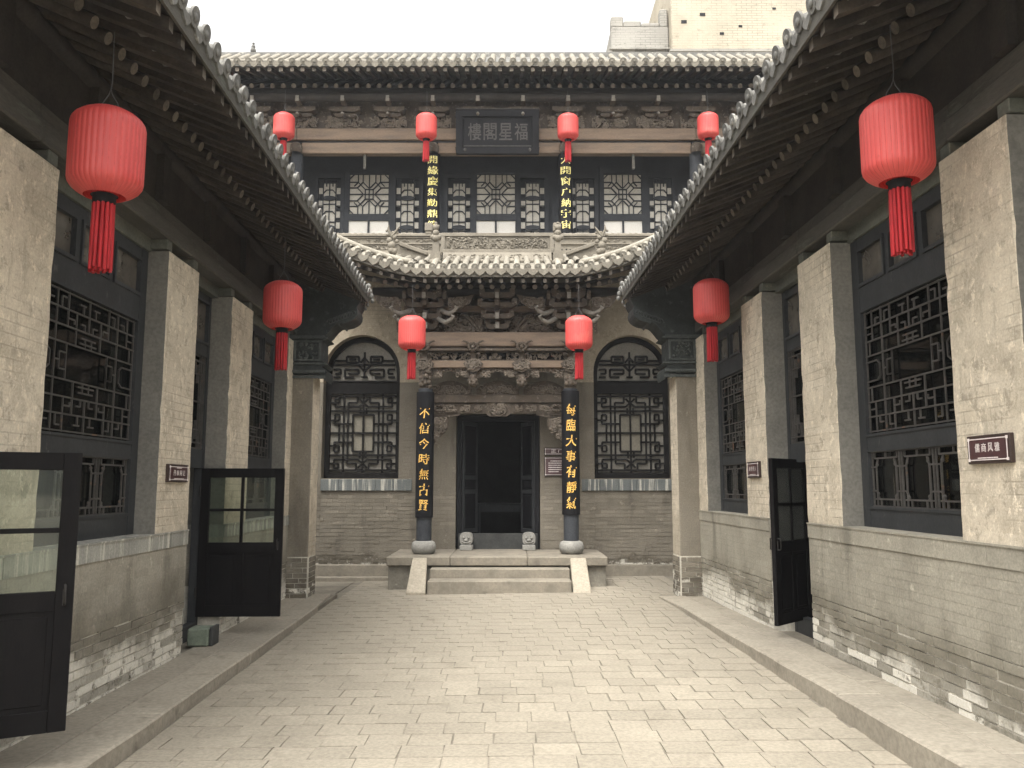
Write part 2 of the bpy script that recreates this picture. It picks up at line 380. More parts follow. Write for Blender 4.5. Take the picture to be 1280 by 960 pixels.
# ------------------------------------------------------------------ mesh builder and object helpers
class MB:
    def __init__(s):
        s.v, s.f, s.s, s.m = [], [], [], []

    def add(s, vs, fs, smooth=False, mi=0):
        o = len(s.v)
        s.v += [tuple(p) for p in vs]
        for k, f in enumerate(fs):
            s.f.append([o + i for i in f])
            s.s.append(smooth)
            s.m.append(mi[k] if isinstance(mi, (list, tuple)) else mi)
        return s

    def hexa(s, p, mi=0):
        # p: 8 points, bottom ring 0-3 then top ring 4-7
        return s.add(p, [(3, 2, 1, 0), (4, 5, 6, 7), (0, 1, 5, 4), (1, 2, 6, 5), (2, 3, 7, 6), (3, 0, 4, 7)], False, mi)

    def box(s, x0, x1, y0, y1, z0, z1, fn=None, mi=0):
        p = [(x0, y0, z0), (x1, y0, z0), (x1, y1, z0), (x0, y1, z0), (x0, y0, z1), (x1, y0, z1), (x1, y1, z1), (x0, y1, z1)]
        return s.hexa([fn(*q) for q in p] if fn else p, mi)

    def prism(s, poly, c0, c1, fn, smooth=False, mi=0, mside=None):
        """poly in (a, b), extruded over c"""
        n = len(poly)
        vs = [fn(a, b, c0) for a, b in poly] + [fn(a, b, c1) for a, b in poly]
        s.add(vs, [tuple(range(n))[::-1], tuple(range(n, 2 * n))], False, mi)
        o = len(s.v) - 2 * n
        if smooth:
            s.v += vs
            o = len(s.v) - 2 * n
        for i in range(n):
            j = (i + 1) % n
            s.f.append([o + i, o + j, o + n + j, o + n + i])
            s.s.append(smooth)
            s.m.append(mi if mside is None else mside)
        return s

    def bar(s, fn, a0, b0, a1, b1, w, c0, c1, mi=0):
        """straight bar of width w in the (a, b) plane, deep from c0 to c1"""
        dx, dy = a1 - a0, b1 - b0
        L = math.hypot(dx, dy) or 1
        px, py = -dy / L * w / 2, dx / L * w / 2
        q = [(a0 + px, b0 + py), (a0 - px, b0 - py), (a1 - px, b1 - py), (a1 + px, b1 + py)]
        return s.hexa([fn(a, b, c0) for a, b in q] + [fn(a, b, c1) for a, b in q], mi)

    def ring(s, c, u, v, r, n):
        return [tuple(c + u * (math.cos(2 * math.pi * i / n) * r) + v * (math.sin(2 * math.pi * i / n) * r)) for i in range(n)]

    def path(s, pts, r, n=6, caps=True, mi=0, smooth=True):
        pts = [Vector(p) for p in pts]
        rs = r if isinstance(r, (list, tuple)) else [r] * len(pts)
        o = len(s.v)
        for i, p in enumerate(pts):
            t = (pts[min(i + 1, len(pts) - 1)] - pts[max(i - 1, 0)])
            t = t.normalized() if t.length > 1e-9 else Vector((0, 0, 1))
            u = t.cross(Vector((0.13, 0.21, 0.97)))
            if u.length < 1e-3:
                u = t.cross(Vector((1, 0, 0)))
            u.normalize()
            s.v += s.ring(p, u, t.cross(u), rs[i], n)
        for i in range(len(pts) - 1):
            for k in range(n):
                a, b = o + i * n + k, o + i * n + (k + 1) % n
                s.f.append([a, b, b + n, a + n])
                s.s.append(smooth)
                s.m.append(mi)
        if caps:
            e = o + (len(pts) - 1) * n
            s.add([s.v[o + k] for k in range(n)], [tuple(range(n))[::-1]], False, mi)
            s.add([s.v[e + k] for k in range(n)], [tuple(range(n))], False, mi)
        return s

    def lathe(s, prof, cx, cy, n=24, mi=0, flute=None):
        o = len(s.v)
        for r, z in prof:
            for k in range(n):
                rr = r * (1 - (flute if k % 2 else 0)) if flute else r
                a = 2 * math.pi * k / n
                s.v.append((cx + rr * math.cos(a), cy + rr * math.sin(a), z))
        for i in range(len(prof) - 1):
            for k in range(n):
                a, b = o + i * n + k, o + i * n + (k + 1) % n
                s.f.append([a, b, b + n, a + n])
                s.s.append(True)
                s.m.append(mi)
        return s

    def blob(s, c, rx, ry, rz, n=8, m=5, mi=0):
        o = len(s.v)
        for i in range(m + 1):
            t = math.pi * i / m
            for k in range(n):
                a = 2 * math.pi * k / n
                s.v.append((c[0] + rx * math.sin(t) * math.cos(a), c[1] + ry * math.sin(t) * math.sin(a), c[2] + rz * math.cos(t)))
        for i in range(m):
            for k in range(n):
                a, b = o + i * n + k, o + i * n + (k + 1) % n
                s.f.append([a, b, b + n, a + n])
                s.s.append(True)
                s.m.append(mi)
        return s

    def mesh(s, name, mats, org=(0, 0, 0), bevel=0.0):
        me = bpy.data.meshes.new(name)
        ox, oy, oz = org
        me.from_pydata([(x - ox, y - oy, z - oz) for x, y, z in s.v], [], s.f)
        me.polygons.foreach_set("use_smooth", s.s)
        mats = list(mats) if isinstance(mats, (list, tuple)) else [mats]
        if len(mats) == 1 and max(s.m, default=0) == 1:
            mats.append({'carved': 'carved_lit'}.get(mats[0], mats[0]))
        for m in mats:
            me.materials.append(MT[m] if isinstance(m, str) else m)
        me.polygons.foreach_set("material_index", s.m)
        bm = bmesh.new()
        bm.from_mesh(me)
        if bevel:
            bmesh.ops.remove_doubles(bm, verts=bm.verts, dist=1e-5)
            bmesh.ops.bevel(bm, geom=[e for e in bm.edges if e.is_manifold and e.calc_face_angle(0) > 0.5], offset=bevel, segments=1, affect='EDGES')
        bmesh.ops.recalc_face_normals(bm, faces=bm.faces)
        bm.to_mesh(me)
        bm.free()
        me.update()
        return me


class Frame:
    """a horizontal frame turned about the camera's foot"""
    def __init__(s, ang):
        s.ang = ang
        s.rot = Matrix.Rotation(ang, 3, 'Z')

    def world(s, p):
        v = s.rot @ Vector(p)
        return Vector((v.x, v.y, v.z + EYE))


SIDE, END = Frame(YAW), Frame(0.0)


class Node:
    """an object with the frame point it stands on; children's coordinates are given in the frame"""
    def __init__(s, o, frame, org):
        s.o, s.frame, s.org = o, frame, org


def put(o, frame, org, parent=None):
    COL.objects.link(o)
    if parent is None:
        o.location = frame.world(org)
        o.rotation_euler = (0, 0, frame.ang)
    else:
        o.parent = parent.o
        o.location = tuple(org[i] - parent.org[i] for i in range(3))
    return o


def tag(o, label=None, cat=None, group=None, kind=None):
    for k, v in (('label', label), ('category', cat), ('group', group), ('kind', kind)):
        if v:
            o[k] = v


def thing(name, label, cat, frame, org, group=None):
    o = bpy.data.objects.new(name, None)
    o.empty_display_size = 0.2
    put(o, frame, org)
    tag(o, label, cat, group)
    return Node(o, frame, org)


def part(name, mb, mats, parent, bevel=0.0, label=None, kind=None):
    me = mb.mesh(name, mats, parent.org, bevel)
    o = bpy.data.objects.new(name, me)
    put(o, parent.frame, parent.org, parent)
    tag(o, label, None, None, kind)
    return Node(o, parent.frame, parent.org)


def struct(name, mb, mats, frame, org=(0, 0, 0), bevel=0.0, kind='structure'):
    o = bpy.data.objects.new(name, mb.mesh(name, mats, org, bevel))
    put(o, frame, org)
    tag(o, kind=kind)
    return Node(o, frame, org)


def inst(name, me, parent, loc, rot=(0, 0, 0), scale=(1, 1, 1)):
    o = bpy.data.objects.new(name, me)
    o.parent = parent.o
    COL.objects.link(o)
    o.location = tuple(loc[i] - parent.org[i] for i in range(3))
    o.rotation_euler = rot
    o.scale = scale
    return o


def copy_thing(node, frame, org, label):
    r = node.o.copy()
    COL.objects.link(r)
    r.location = frame.world(org)
    r.rotation_euler = (0, 0, frame.ang)
    r['label'] = label
    for ch in node.o.children:
        c = ch.copy()
        COL.objects.link(c)
        c.parent = r
        for g in ch.children:
            d = g.copy()
            COL.objects.link(d)
            d.parent = c
    return r


def unit_brick(name, mat, b=0.035):
    mb = MB().box(-.5, .5, -.5, .5, -.5, .5)
    me = mb.mesh(name, mat)
    return me


FE = lambda y0: (lambda a, b, c: (a, y0 + c, b))     # END frame: a = x, b = z, c = depth behind y0

# glyph meshes (Blender's built-in font)
_gl = {}


def glyph(ch, bold=0.0):
    k = (ch, bold)
    if k not in _gl:
        cu = bpy.data.curves.new('glyph', 'FONT')
        cu.body = ch
        cu.size = 1.0
        cu.offset = 0.0
        cu.resolution_u = 3
        cu.extrude = 0.0
        o = bpy.data.objects.new('glyph', cu)
        COL.objects.link(o)
        dg = bpy.context.evaluated_depsgraph_get()
        dg.update()
        me = bpy.data.meshes.new_from_object(o.evaluated_get(dg))
        vs = [v.co.copy() for v in me.vertices]
        fs = [tuple(p.vertices) for p in me.polygons]
        bpy.data.objects.remove(o)
        bpy.data.curves.remove(cu)
        bpy.data.meshes.remove(me)
        if vs:
            x0, x1 = min(v.x for v in vs), max(v.x for v in vs)
            y0, y1 = min(v.y for v in vs), max(v.y for v in vs)
            w, h = max(x1 - x0, 1e-4), max(y1 - y0, 1e-4)
            vs = [((v.x - x0) / w - .5, (v.y - y0) / h - .5) for v in vs]
        _gl[k] = (vs, fs)
    return _gl[k]


def add_glyph(mb, ch, fn, ca, cb, w, h, c, bold=0.0, shear=0.0, warp=0.0):
    """flat raised character in the (a, b) plane at depth c"""
    vs, fs = glyph(ch)
    shifts = [(0, 0)] + ([(-bold, 0), (bold, 0), (0, bold), (0, -bold)] if bold else [])
    for k, (sx, sy) in enumerate(shifts):       # a heavier hand: the same strokes laid again a hair to each side
        out = []
        for x, y in vs:
            xx = x + shear * y + warp * math.sin(5 * y + ca * 9) + sx
            yy = y + warp * math.sin(4 * x + cb * 7) + sy
            out.append(fn(ca + xx * w, cb + yy * h, c + .0004 * k))
        mb.add(out, fs)
    return mb


# ------------------------------------------------------------------ courtyard ground
def floor_z(x, y):
    return -1.668 + 0.0140 * (x - 0.1) + 0.0055 * (y - 5.0)


g = MB().box(-150, 150, -150, 150, -2.3, -1.86)
struct('ground', g, 'ground', END, (0, 0, -1.86))

court = MB()
nx, ny = 2, 4
xs = (-2.75, 2.85)
ys = (-5.0, 15.3)
court.hexa([(x, y, floor_z(x, y) - d) for d in (0.35, 0.007) for x, y in ((xs[0], ys[0]), (xs[1], ys[0]), (xs[1], ys[1]), (xs[0], ys[1]))])
wide = [(x, y, floor_z(x, y) - d) for d in (0.35, 0.0075) for x, y in ((-9, 12.9), (9, 12.9), (9, 15.3), (-9, 15.3))]
floor = struct('courtyard_floor', court, 'joint', END, (0, 0, -1.668))
struct('cross_passage_floor', MB().box(-9, -2.76, 12.4, 15.3, -2.0, -1.66).box(2.86, 9, 12.4, 15.3, -2.0, -1.60), 'joint', END, (0, 12.4, -1.7))

paver_mesh = []
for k in range(5):
    b = MB()
    j = lambda: R.uniform(-0.018, 0.018)
    top = [(-.5 + j(), -.5 + j(), .5), (.5 + j(), -.5 + j(), .5), (.5 + j(), .5 + j(), .5), (-.5 + j(), .5 + j(), .5)]
    b.hexa([(-.5, -.5, -.5), (.5, -.5, -.5), (.5, .5, -.5), (-.5, .5, -.5)] + top)
    paver_mesh.append(b.mesh('paving_brick', 'paving'))


def lane(y):     # inner edges of the two kerbs at depth y, END frame
    s = math.sin(YAW)
    return -2.30 - y * s - (0.08 if y > 10 else 0), 2.485 - y * s


pavers = []
y = -1.5
row = 0
while y < 15.1:
    d = 0.25 * R.uniform(0.94, 1.06)
    xl, xr = lane(y + d / 2)
    if y > 12.45:
        xl, xr = -2.6, 2.7
    x = xl + 0.004 - (0.14 if row % 2 else 0.0) - R.uniform(0, 0.05)
    while x < xr - 0.01:
        w = 0.28 * R.uniform(0.90, 1.10)
        a, b = max(x, xl + .003), min(x + w, xr - .003)
        if b - a > 0.05 and not (-1.62 < (a + b) / 2 < 1.2 and y > 13.0):
            pavers.append(((a + b) / 2, y + d / 2, b - a, d))
        x += w
    y += d
    row += 1
seen = [p for p in pavers if p[1] > 4.45]
near, far = seen[:300], seen[300:] + [p for p in pavers if p[1] <= 4.45]
for cx, cy, w, d in near:
    gap = R.choice((0.004, 0.005, 0.006, 0.008, 0.011))
    inst('paving_brick', R.choice(paver_mesh), floor, (cx, cy, floor_z(cx, cy) - 0.03 + R.gauss(0, .0012) - (.004 if R.random() < .06 else 0)),
         (R.gauss(0, .006), R.gauss(0, .005), R.uniform(-.012, .012)), (w - gap, d - gap, 0.06))
rest = MB()
for cx, cy, w, d in far:
    gap = R.choice((0.004, 0.006, 0.009))
    z = floor_z(cx, cy) + R.uniform(-.0015, .0015)
    rest.box(cx - w / 2 + gap / 2, cx + w / 2 - gap / 2, cy - d / 2 + gap / 2, cy + d / 2 - gap / 2, z - .05, z)
part('far_paving_bricks', rest, 'paving', floor, kind='stuff')


# ------------------------------------------------------------------ lattice patterns (0..1 in both directions)
def mirror(segs, mx=True, my=False):
    out = list(segs)
    if mx:
        out += [(1 - a, b, 1 - c, d) for a, b, c, d in out]
    if my:
        out += [(a, 1 - b, c, 1 - d) for a, b, c, d in out]
    return list(dict.fromkeys(out))


def px_segs(segs, x0, x1, y0, y1):
    return [((a - x0) / (x1 - x0), (y1 - b) / (y1 - y0), (c - x0) / (x1 - x0), (y1 - d) / (y1 - y0)) for a, b, c, d in segs]


ARCH_LATTICE = mirror(px_segs([
    (45, 395, 243, 395), (45, 487, 243, 487), (45, 624, 180, 624), (180, 624, 243, 624), (124, 380, 124, 624), (150, 435, 150, 624), (97, 568, 97, 624),
    (243, 380, 243, 624), (150, 435, 205, 435), (70, 460, 215, 460), (70, 405, 70, 460), (70, 408, 97, 408), (97, 408, 97, 435), (45, 435, 97, 435),
    (205, 395, 205, 435), (215, 410, 243, 437), (215, 460, 243, 437), (225, 470, 225, 510), (70, 567, 180, 567), (70, 510, 70, 567), (70, 510, 97, 510),
    (97, 510, 97, 545), (45, 545, 97, 545), (180, 510, 180, 624), (180, 510, 243, 510)], 45, 441, 380, 868), True, True)
FAN_LATTICE = mirror(px_segs([
    (60, 213, 240, 213), (135, 165, 205, 165), (135, 165, 135, 200), (135, 200, 205, 200), (205, 165, 205, 200), (240, 140, 240, 290), (60, 190, 130, 190),
    (215, 200, 240, 172), (205, 215, 240, 252), (125, 240, 205, 240), (145, 265, 205, 265), (205, 240, 205, 265), (125, 240, 125, 285), (125, 285, 180, 285),
    (60, 240, 100, 240), (60, 285, 100, 285), (100, 240, 100, 265), (222, 285, 240, 285), (70, 265, 100, 265), (150, 182, 190, 182)], 20, 460, 60, 305))
SIDE_LATTICE = [(0, v, 1, v) for v in (0.01, 0.13, 0.25, 0.37, 0.63, 0.75, 0.87, 0.99)] + \
    [(u, 0, u, 1) for u in (0.01, 0.2, 0.8, 0.99)] + mirror([
        (0.30, 0.37, 0.30, 0.63), (0.5, 0.75, 0.5, 1), (0.38, 0.63, 0.38, 0.87), (0.44, 0.87, 0.44, 0.94), (0.40, 0.94, 0.46, 0.94), (0.3, 0.75, 0.3, 1),
        (0.30, 0.81, 0.36, 0.81), (0.36, 0.78, 0.36, 0.81), (0.09, 0.75, 0.09, 1), (0.03, 0.81, 0.09, 0.81), (0.13, 0.87, 0.13, 0.92), (0.13, 0.92, 0.17, 0.92),
        (0, 0.42, 0.13, 0.42), (0, 0.58, 0.13, 0.58), (0.13, 0.42, 0.16, 0.45), (0.16, 0.45, 0.16, 0.55), (0.13, 0.58, 0.16, 0.55), (0.24, 0.44, 0.24, 0.56),
        (0.3, 0.44, 0.24, 0.44), (0.3, 0.56, 0.24, 0.56), (0.24, 0.5, 0.2, 0.5), (0.47, 0.63, 0.47, 0.70), (0.43, 0.70, 0.5, 0.70), (0.42, 0.66, 0.5, 0.66),
        (0.46, 0.75, 0.46, 0.80), (0.42, 0.80, 0.46, 0.80), (0.24, 0.87, 0.24, 0.95), (0.24, 0.95, 0.28, 0.95), (0.05, 0.63, 0.05, 0.75)], True, True)


def knee_lattice(n):
    """low panel of n bays: paired uprights, cranked rails and a foot rail"""
    out = [(0, 0.0, 1, 0.0), (0, 1.0, 1, 1.0)]
    for k in range(n):
        u0, w = k / n, 1.0 / n
        p = lambda a: u0 + a * w
        out += [(p(.04), 0, p(.04), 1), (p(.16), 0, p(.16), .72), (p(.96), 0, p(.96), 1), (p(.84), 0, p(.84), .72), (p(0), .72, p(.16), .72), (p(.84), .72, p(1), .72),
                (p(.16), .72, p(.22), .86), (p(.84), .72, p(.78), .86), (p(.12), .88, p(.88), .88), (p(.12), .88, p(.12), 1), (p(.88), .88, p(.88), 1),
                (p(0), .28, p(.14), .28), (p(.86), .28, p(1), .28), (p(.14), .28, p(.22), .14), (p(.86), .28, p(.78), .14), (p(.1), .13, p(.9), .13), (p(.5), .88, p(.5), 1),
                (p(.28), 0, p(.28), .13), (p(.72), 0, p(.72), .13)]
    return out


def lattice_mb(segs, fn, a0, a1, b0, b1, w, c0, c1):
    mb = MB()
    for i, (u0, v0, u1, v1) in enumerate(segs):
        e = 0.0004 * (i % 5)
        mb.bar(fn, a0 + u0 * (a1 - a0), b0 + v0 * (b1 - b0), a0 + u1 * (a1 - a0), b0 + v1 * (b1 - b0), w, c0 + e, c1 - e)
    return mb


# ------------------------------------------------------------------ brick laying
BRICK = {k: unit_brick('brick', k) for k in ('wall_l', 'wall_r', 'hall_brick', 'wall_cap')}


def lay(rects, fn_center, matkey, parent, host_name, course, length, budget, rough_low=None, low_fn=None, vertical_axis='y', depth=0.06):
    """brick courses over rects (a0, a1, b0, b1); vertical_axis says which local axis runs along the wall"""
    bricks = []
    for (a0, a1, b0, b1) in rects:
        n = max(1, round((b1 - b0) / course))
        h = (b1 - b0) / n
        for r in range(n):
            z = b0 + (r + .5) * h
            a = a0 - (length / 2 if r % 2 else 0) - (0.03 * (r % 3))
            while a < a1 - 0.005:
                w = length * R.uniform(0.96, 1.04)
                p, q = max(a, a0), min(a + w, a1)
                if q - p > 0.02:
                    bricks.append(((p + q) / 2, z, q - p, h))
                a += w
    return bricks


# ------------------------------------------------------------------ the two side halls
def side_hall(sgn, X, dz, t0, name_side, matkey, bays, walk, lab):
    """sgn -1 left, +1 right; X distance of the pier faces; o (c) counts outward from them; s (a) runs along the court"""
    F = lambda a, b, c: (sgn * (X + c), a, b)
    SW = lambda o, s, z: (sgn * (X + o), s, z)
    zt, zs = 2.14 + dz, -0.425 + dz * 1.15
    KR = 1.03
    SR = lambda o, s, z: SW((X + o) * KR - X, s, z * KR)       # roof and eaves, set out a little farther and higher
    org = (sgn * (X + 1.5), 8.0, -1.6)
    hall = thing('side_hall', lab, 'building', SIDE, org, 'halls along the two sides of the court')
    piers, windows, doors = bays['pier'], bays['window'], bays['door']
    s_end = 12.62
    s_start = piers[0][0]

    # piers: pale plaster on the court face, grey brick in the reveals
    for (a, b) in piers:
        mb = MB()
        zz0, zz1 = zs, zt + R.uniform(-.01, .01)
        j = lambda: R.uniform(-.004, .004)
        nr = 30
        rows_ = []
        for k in range(nr + 1):
            z = zz0 + (zz1 - zz0) * k / nr
            ch = lambda: R.uniform(.003, .006) + (R.uniform(.004, .010) if R.random() < .12 else 0)
            c1, c2 = ch(), ch()
            jt = R.uniform(-.003, .003)
            rows_.append([F(a, z, .6), F(a, z, c1), F(a + c1, z, jt), F((2 * a + b) / 3, z, jt + R.uniform(-.003, .003)), F((a + 2 * b) / 3, z, jt + R.uniform(-.003, .003)), F(b - c2, z, jt), F(b, z, c2), F(b, z, .6)])
        o_ = len(mb.v)
        for r_ in rows_:
            mb.v += r_
        for k in range(nr):
            for q in range(7):
                i = o_ + k * 8 + q
                mb.f.append([i, i + 1, i + 9, i + 8])
                mb.s.append(False)
                mb.m.append(1 if q in (0, 6) else 0)
        mb.add(rows_[0], [tuple(range(8))])
        mb.add(rows_[-1], [tuple(range(8))])
        part('pier', mb, ['plaster', 'reveal'], hall)
    # low wall under piers and windows
    spans = bays['low']
    base = MB()
    zmid = -1.58 + dz + 0.50
    for (a, b) in spans:
        base.box(.0014, .6, a, b, zmid, zs - .13, SW)
        base.box(.011, .6, a + .002, b - .002, -1.95, zmid, SW, 1)
    low = part('low_wall', base, [matkey, 'salt_mortar'], hall)
    # cap course of large stones
    bm_cap = BRICK['wall_cap' if sgn < 0 else 'wall_r']
    for (a, b) in spans:
        n = max(1, round((b - a) / 0.46))
        for k in range(n):
            s0, s1 = a + (b - a) * k / n, a + (b - a) * (k + 1) / n
            inst('cap_stone', bm_cap, low, (sgn * (X + .29 - .012 + R.uniform(0, .004)), (s0 + s1) / 2, zs - .066), (0, 0, 0), (.58, s1 - s0 - .004, .128))
        inst('sill_lip', bm_cap, low, (sgn * (X + .29 - .017), (a + b) / 2, zs + .004), (0, 0, 0), (.58, b - a, .014))
    # bricks
    bricks = []
    for (a, b) in spans:
        for k, (cx, cz, w, h) in enumerate(lay([(a, b, -1.70, zs - .132)], None, matkey, None, '', 0.068, 0.27, 0)):
            bricks.append((cx, cz, w, h))
    bricks.sort(key=lambda q: -1 / max(q[0], 1))
    vis = [q for q in bricks if walk(q[0]) < q[1] + .03]
    bme = BRICK[matkey]
    rest = MB()
    for i, (cx, cz, w, h) in enumerate(vis):
        lowz = cz < zmid + R.uniform(-.12, .1)
        gap = R.uniform(.009, .016) if lowz else R.uniform(.003, .006)
        out = R.uniform(-.008, .004) if lowz else R.uniform(-.0004, .0004)
        if i < 300:
            inst('brick', bme, low, (sgn * (X + .03 - out), cx, cz), (0, 0, 0), (.06, w - gap, h - gap))
        else:
            rest.box(-out, .06, cx - w / 2 + gap / 2, cx + w / 2 - gap / 2, cz - h / 2 + gap / 2, cz + h / 2 - gap / 2, SW)
    if rest.v:
        part('brick', rest, matkey, low, kind='stuff')

    # windows
    wz = dict(top=2.12 + dz, pt=2.03 + dz, pb=1.68 + dz, lt=1.475 + dz, lb=.365 + dz, kt=.255 + dz, kb=-.25 + dz)
    for wi, (a, b) in enumerate(windows):
        o0, o1 = .19, .27
        fr = MB()
        fr.box(o0, o1, a - .05, a + .13, zs, wz['top'], SW)
        fr.box(o0, o1, b - .13, b + .05, zs, wz['top'], SW)
        a1, b1 = a + .13, b - .13
        e = .003
        for z0, z1 in ((wz['pt'], wz['top']), (wz['lt'], wz['pb']), (wz['kt'], wz['lb']), (zs, wz['kb'])):
            fr.box(o0 + e, o1 - e, a1, b1, z0, z1, SW)
        third = (b1 - a1) / 3
        for k in (1, 2):
            fr.box(o0 + 2 * e, o1 - 2 * e, a1 + third * k - .035, a1 + third * k + .035, wz['pb'], wz['pt'], SW)
        for k in range(3):      # raised bead round each transom pane
            p, q = a1 + third * k + (.035 if k else 0), a1 + third * (k + 1) - (.035 if k < 2 else 0)
            for x0, x1, y0, y1 in ((p, q, wz['pb'], wz['pb'] + .03), (p, q, wz['pt'] - .03, wz['pt']), (p, p + .03, wz['pb'] + .03, wz['pt'] - .03), (q - .03, q, wz['pb'] + .03, wz['pt'] - .03)):
                fr.box(o0 - .012, o0 + .04, x0, x1, y0, y1, SW)
        for z0, z1 in ((wz['lb'], wz['lt']), (wz['kb'], wz['kt'])):
            for x0, x1, y0, y1 in ((a1, b1, z0, z0 + .022), (a1, b1, z1 - .022, z1), (a1, a1 + .022, z0 + .022, z1 - .022), (b1 - .022, b1, z0 + .022, z1 - .022)):
                fr.box(o0 - .008, o0 + .03, x0, x1, y0, y1, SW)
        win = part('window', fr, 'frame', hall)
        part('lattice', lattice_mb(SIDE_LATTICE, F, a1 + .03, b1 - .03, wz['lb'] + .03, wz['lt'] - .03, .0125, o0 + .014, o0 + .027), 'lattice', win)
        kn = lattice_mb(knee_lattice(3), F, a1 + .03, b1 - .03, wz['kb'] + .025, wz['kt'] - .025, .0135, o0 + .014, o0 + .028)
        for k in range(3):      # little carved spandrels in the bay corners
            for q, zz in ((.19, .79), (.81, .79), (.19, .2), (.81, .2)):
                aa = a1 + .03 + (k + q) / 3 * (b1 - a1 - .06)
                bb = wz['kb'] + .025 + zz * (wz['kt'] - wz['kb'] - .05)
                for d in range(3):
                    mbp = F(aa + R.uniform(-.013, .013), bb + R.uniform(-.016, .016), o0 + .02)
                    kn.blob(mbp, .009, .015, .015, 6, 4)
        part('low_lattice', kn, 'lattice', win)
        part('pane', MB().box(o1 - .03, o1 - .024, a1, b1, wz['lb'], wz['lt'], SW), 'dark_glass', win)
        part('pane', MB().box(o1 - .03, o1 - .024, a1, b1, wz['kb'], wz['kt'], SW), 'dark_glass', win)
        for k in range(3):
            p, q = a1 + third * k + (.035 if k else 0), a1 + third * (k + 1) - (.035 if k < 2 else 0)
            part('pane', MB().box(o0 + .03, o0 + .036, p + .01, q - .01, wz['pb'] + .01, wz['pt'] - .01, SW), 'dusty_glass', win)

    # door bays: frame, transom with lattice above the opening
    dtop = .20 + dz
    for (a, b) in doors:
        o0, o1 = .24, .33
        fr = MB()
        fr.box(o0, o1, a - .05, a + .07, -1.75, wz['top'], SW)
        fr.box(o0, o1, b - .07, b + .05, -1.75, wz['top'], SW)
        a1, b1 = a + .07, b - .07
        for z0, z1 in ((2.05 + dz, wz['top']), (1.43 + dz, 1.56 + dz), (dtop, dtop + .20), (-1.75, walk((a + b) / 2) + .13)):
            fr.box(o0 + .003, o1 - .003, a1, b1, z0, z1, SW)
        ca, cb = (a1 + b1) / 2 - .03, (a1 + b1) / 2 + .03
        fr.box(o0 + .005, o1 - .005, ca, cb, 1.56 + dz, 2.05 + dz, SW)
        for p, q in ((a1, ca), (cb, b1)):
            for x0, x1, y0, y1 in ((p, q, 1.56 + dz, 1.59 + dz), (p, q, 2.02 + dz, 2.05 + dz), (p, p + .03, 1.59 + dz, 2.02 + dz), (q - .03, q, 1.59 + dz, 2.02 + dz)):
                fr.box(o0 - .012, o0 + .04, x0, x1, y0, y1, SW)
        df = part('door_frame', fr, 'frame', hall)
        seg = [(0, v, 1, v) for v in (0, .06, .5, .94, 1)] + [(u, 0, u, 1) for u in (0, .05, .12, .5, .88, .95, 1)] + mirror([(.12, .2, .3, .2), (.3, .06, .3, .2), (.2, .1, .2, .3), (.5, .4, .58, .5)], True, True)
        part('lattice', lattice_mb(seg, F, a1 + .01, b1 - .01, dtop + .21, 1.42 + dz, .013, o0 + .012, o0 + .042), 'lattice', df)
        part('pane', MB().box(o1 - .03, o1 - .024, a1, b1, dtop + .2, 1.43 + dz, SW), 'dark_glass', df)
        for p, q in ((a1, ca), (cb, b1)):
            part('pane', MB().box(o0 + .03, o0 + .036, p + .01, q - .01, 1.57 + dz, 2.04 + dz, SW), 'dusty_glass', df)

    # window heads, post ends and the long eaves beam
    hd = MB()
    hd.box(.17, .33, s_start, s_end - .03, wz['top'] + .003, 2.36 + dz, SW)
    part('window_head', hd, 'head', hall)
    edges = [s_start, 5.3, 8.05, 10.9, s_end - .05]
    for p, q in zip(edges[:-1], edges[1:]):
        bmn = MB()
        bmn.box(.0, .26, p + .003, q - .003, 2.245 + dz, 2.40 + dz, SW)
        bmn.box(.03, .22, p + .003, q - .003, 2.403 + dz, 2.52 + dz, SW)
        part('eaves_beam', bmn, 'beam', hall, 0.012)
    for (a, b) in piers:
        for e in (a, b):
            s0 = e - .05 if e == b else e + .05
            part('post_end', MB().box(.02, .2, s0 - .06, s0 + .06, zt + .012, 2.244 + dz, SW), 'head', hall, 0.006)
    # purlin and frieze boards over the beam, up to the rafters
    pu = MB()
    pu.box(.05, .12, s_start, s_end - .06, 2.525 + dz, 3.09 + dz, SW)
    for k in range(8):
        s = s_start + .7 + k * 1.25
        pu.box(-.02, .049, s, s + .16, 2.525 + dz, 2.95 + dz, SW)
    part('frieze_board', pu, 'eave', hall)
    part('purlin', MB().path([SR(-.02, s_start, 2.935 + dz), SR(-.02, s_end - .06, 2.935 + dz)], .085, 10), 'eave', hall)

    # rafters: round ones below, square flying ones above, out to the tile edge
    pitch = .195
    rr = MB().path([SR(-.505, 0, 2.825 + dz), SR(.5, 0, 3.27 + dz)], .044, 10)
    rr.m[10] = 1
    rme = rr.mesh('rafter', ['rafter', 'rafter_end'])
    fm = MB().hexa([SR(o, s, z + dz) for o, s, z in ((-1.05, -.032, 2.66), (-1.05, .032, 2.66), (-.30, .032, 2.955), (-.30, -.032, 2.955),
                                                    (-1.05, -.032, 2.735), (-1.05, .032, 2.735), (-.30, .032, 3.03), (-.30, -.032, 3.03))], [0, 0, 1, 0, 0, 0])
    fme = fm.mesh('flying_rafter', ['rafter', 'rafter_end'])
    s = s_start + .1
    n = 0
    sl = []
    while s < s_end + .02:
        sl.append(s)
        s += pitch
    for s in sl:
        if s < s_end - .25:
            inst('rafter', rme, hall, (0, s + R.uniform(-.008, .008), 0))
        inst('flying_rafter', fme, hall, (0, s + R.uniform(-.006, .006), 0))
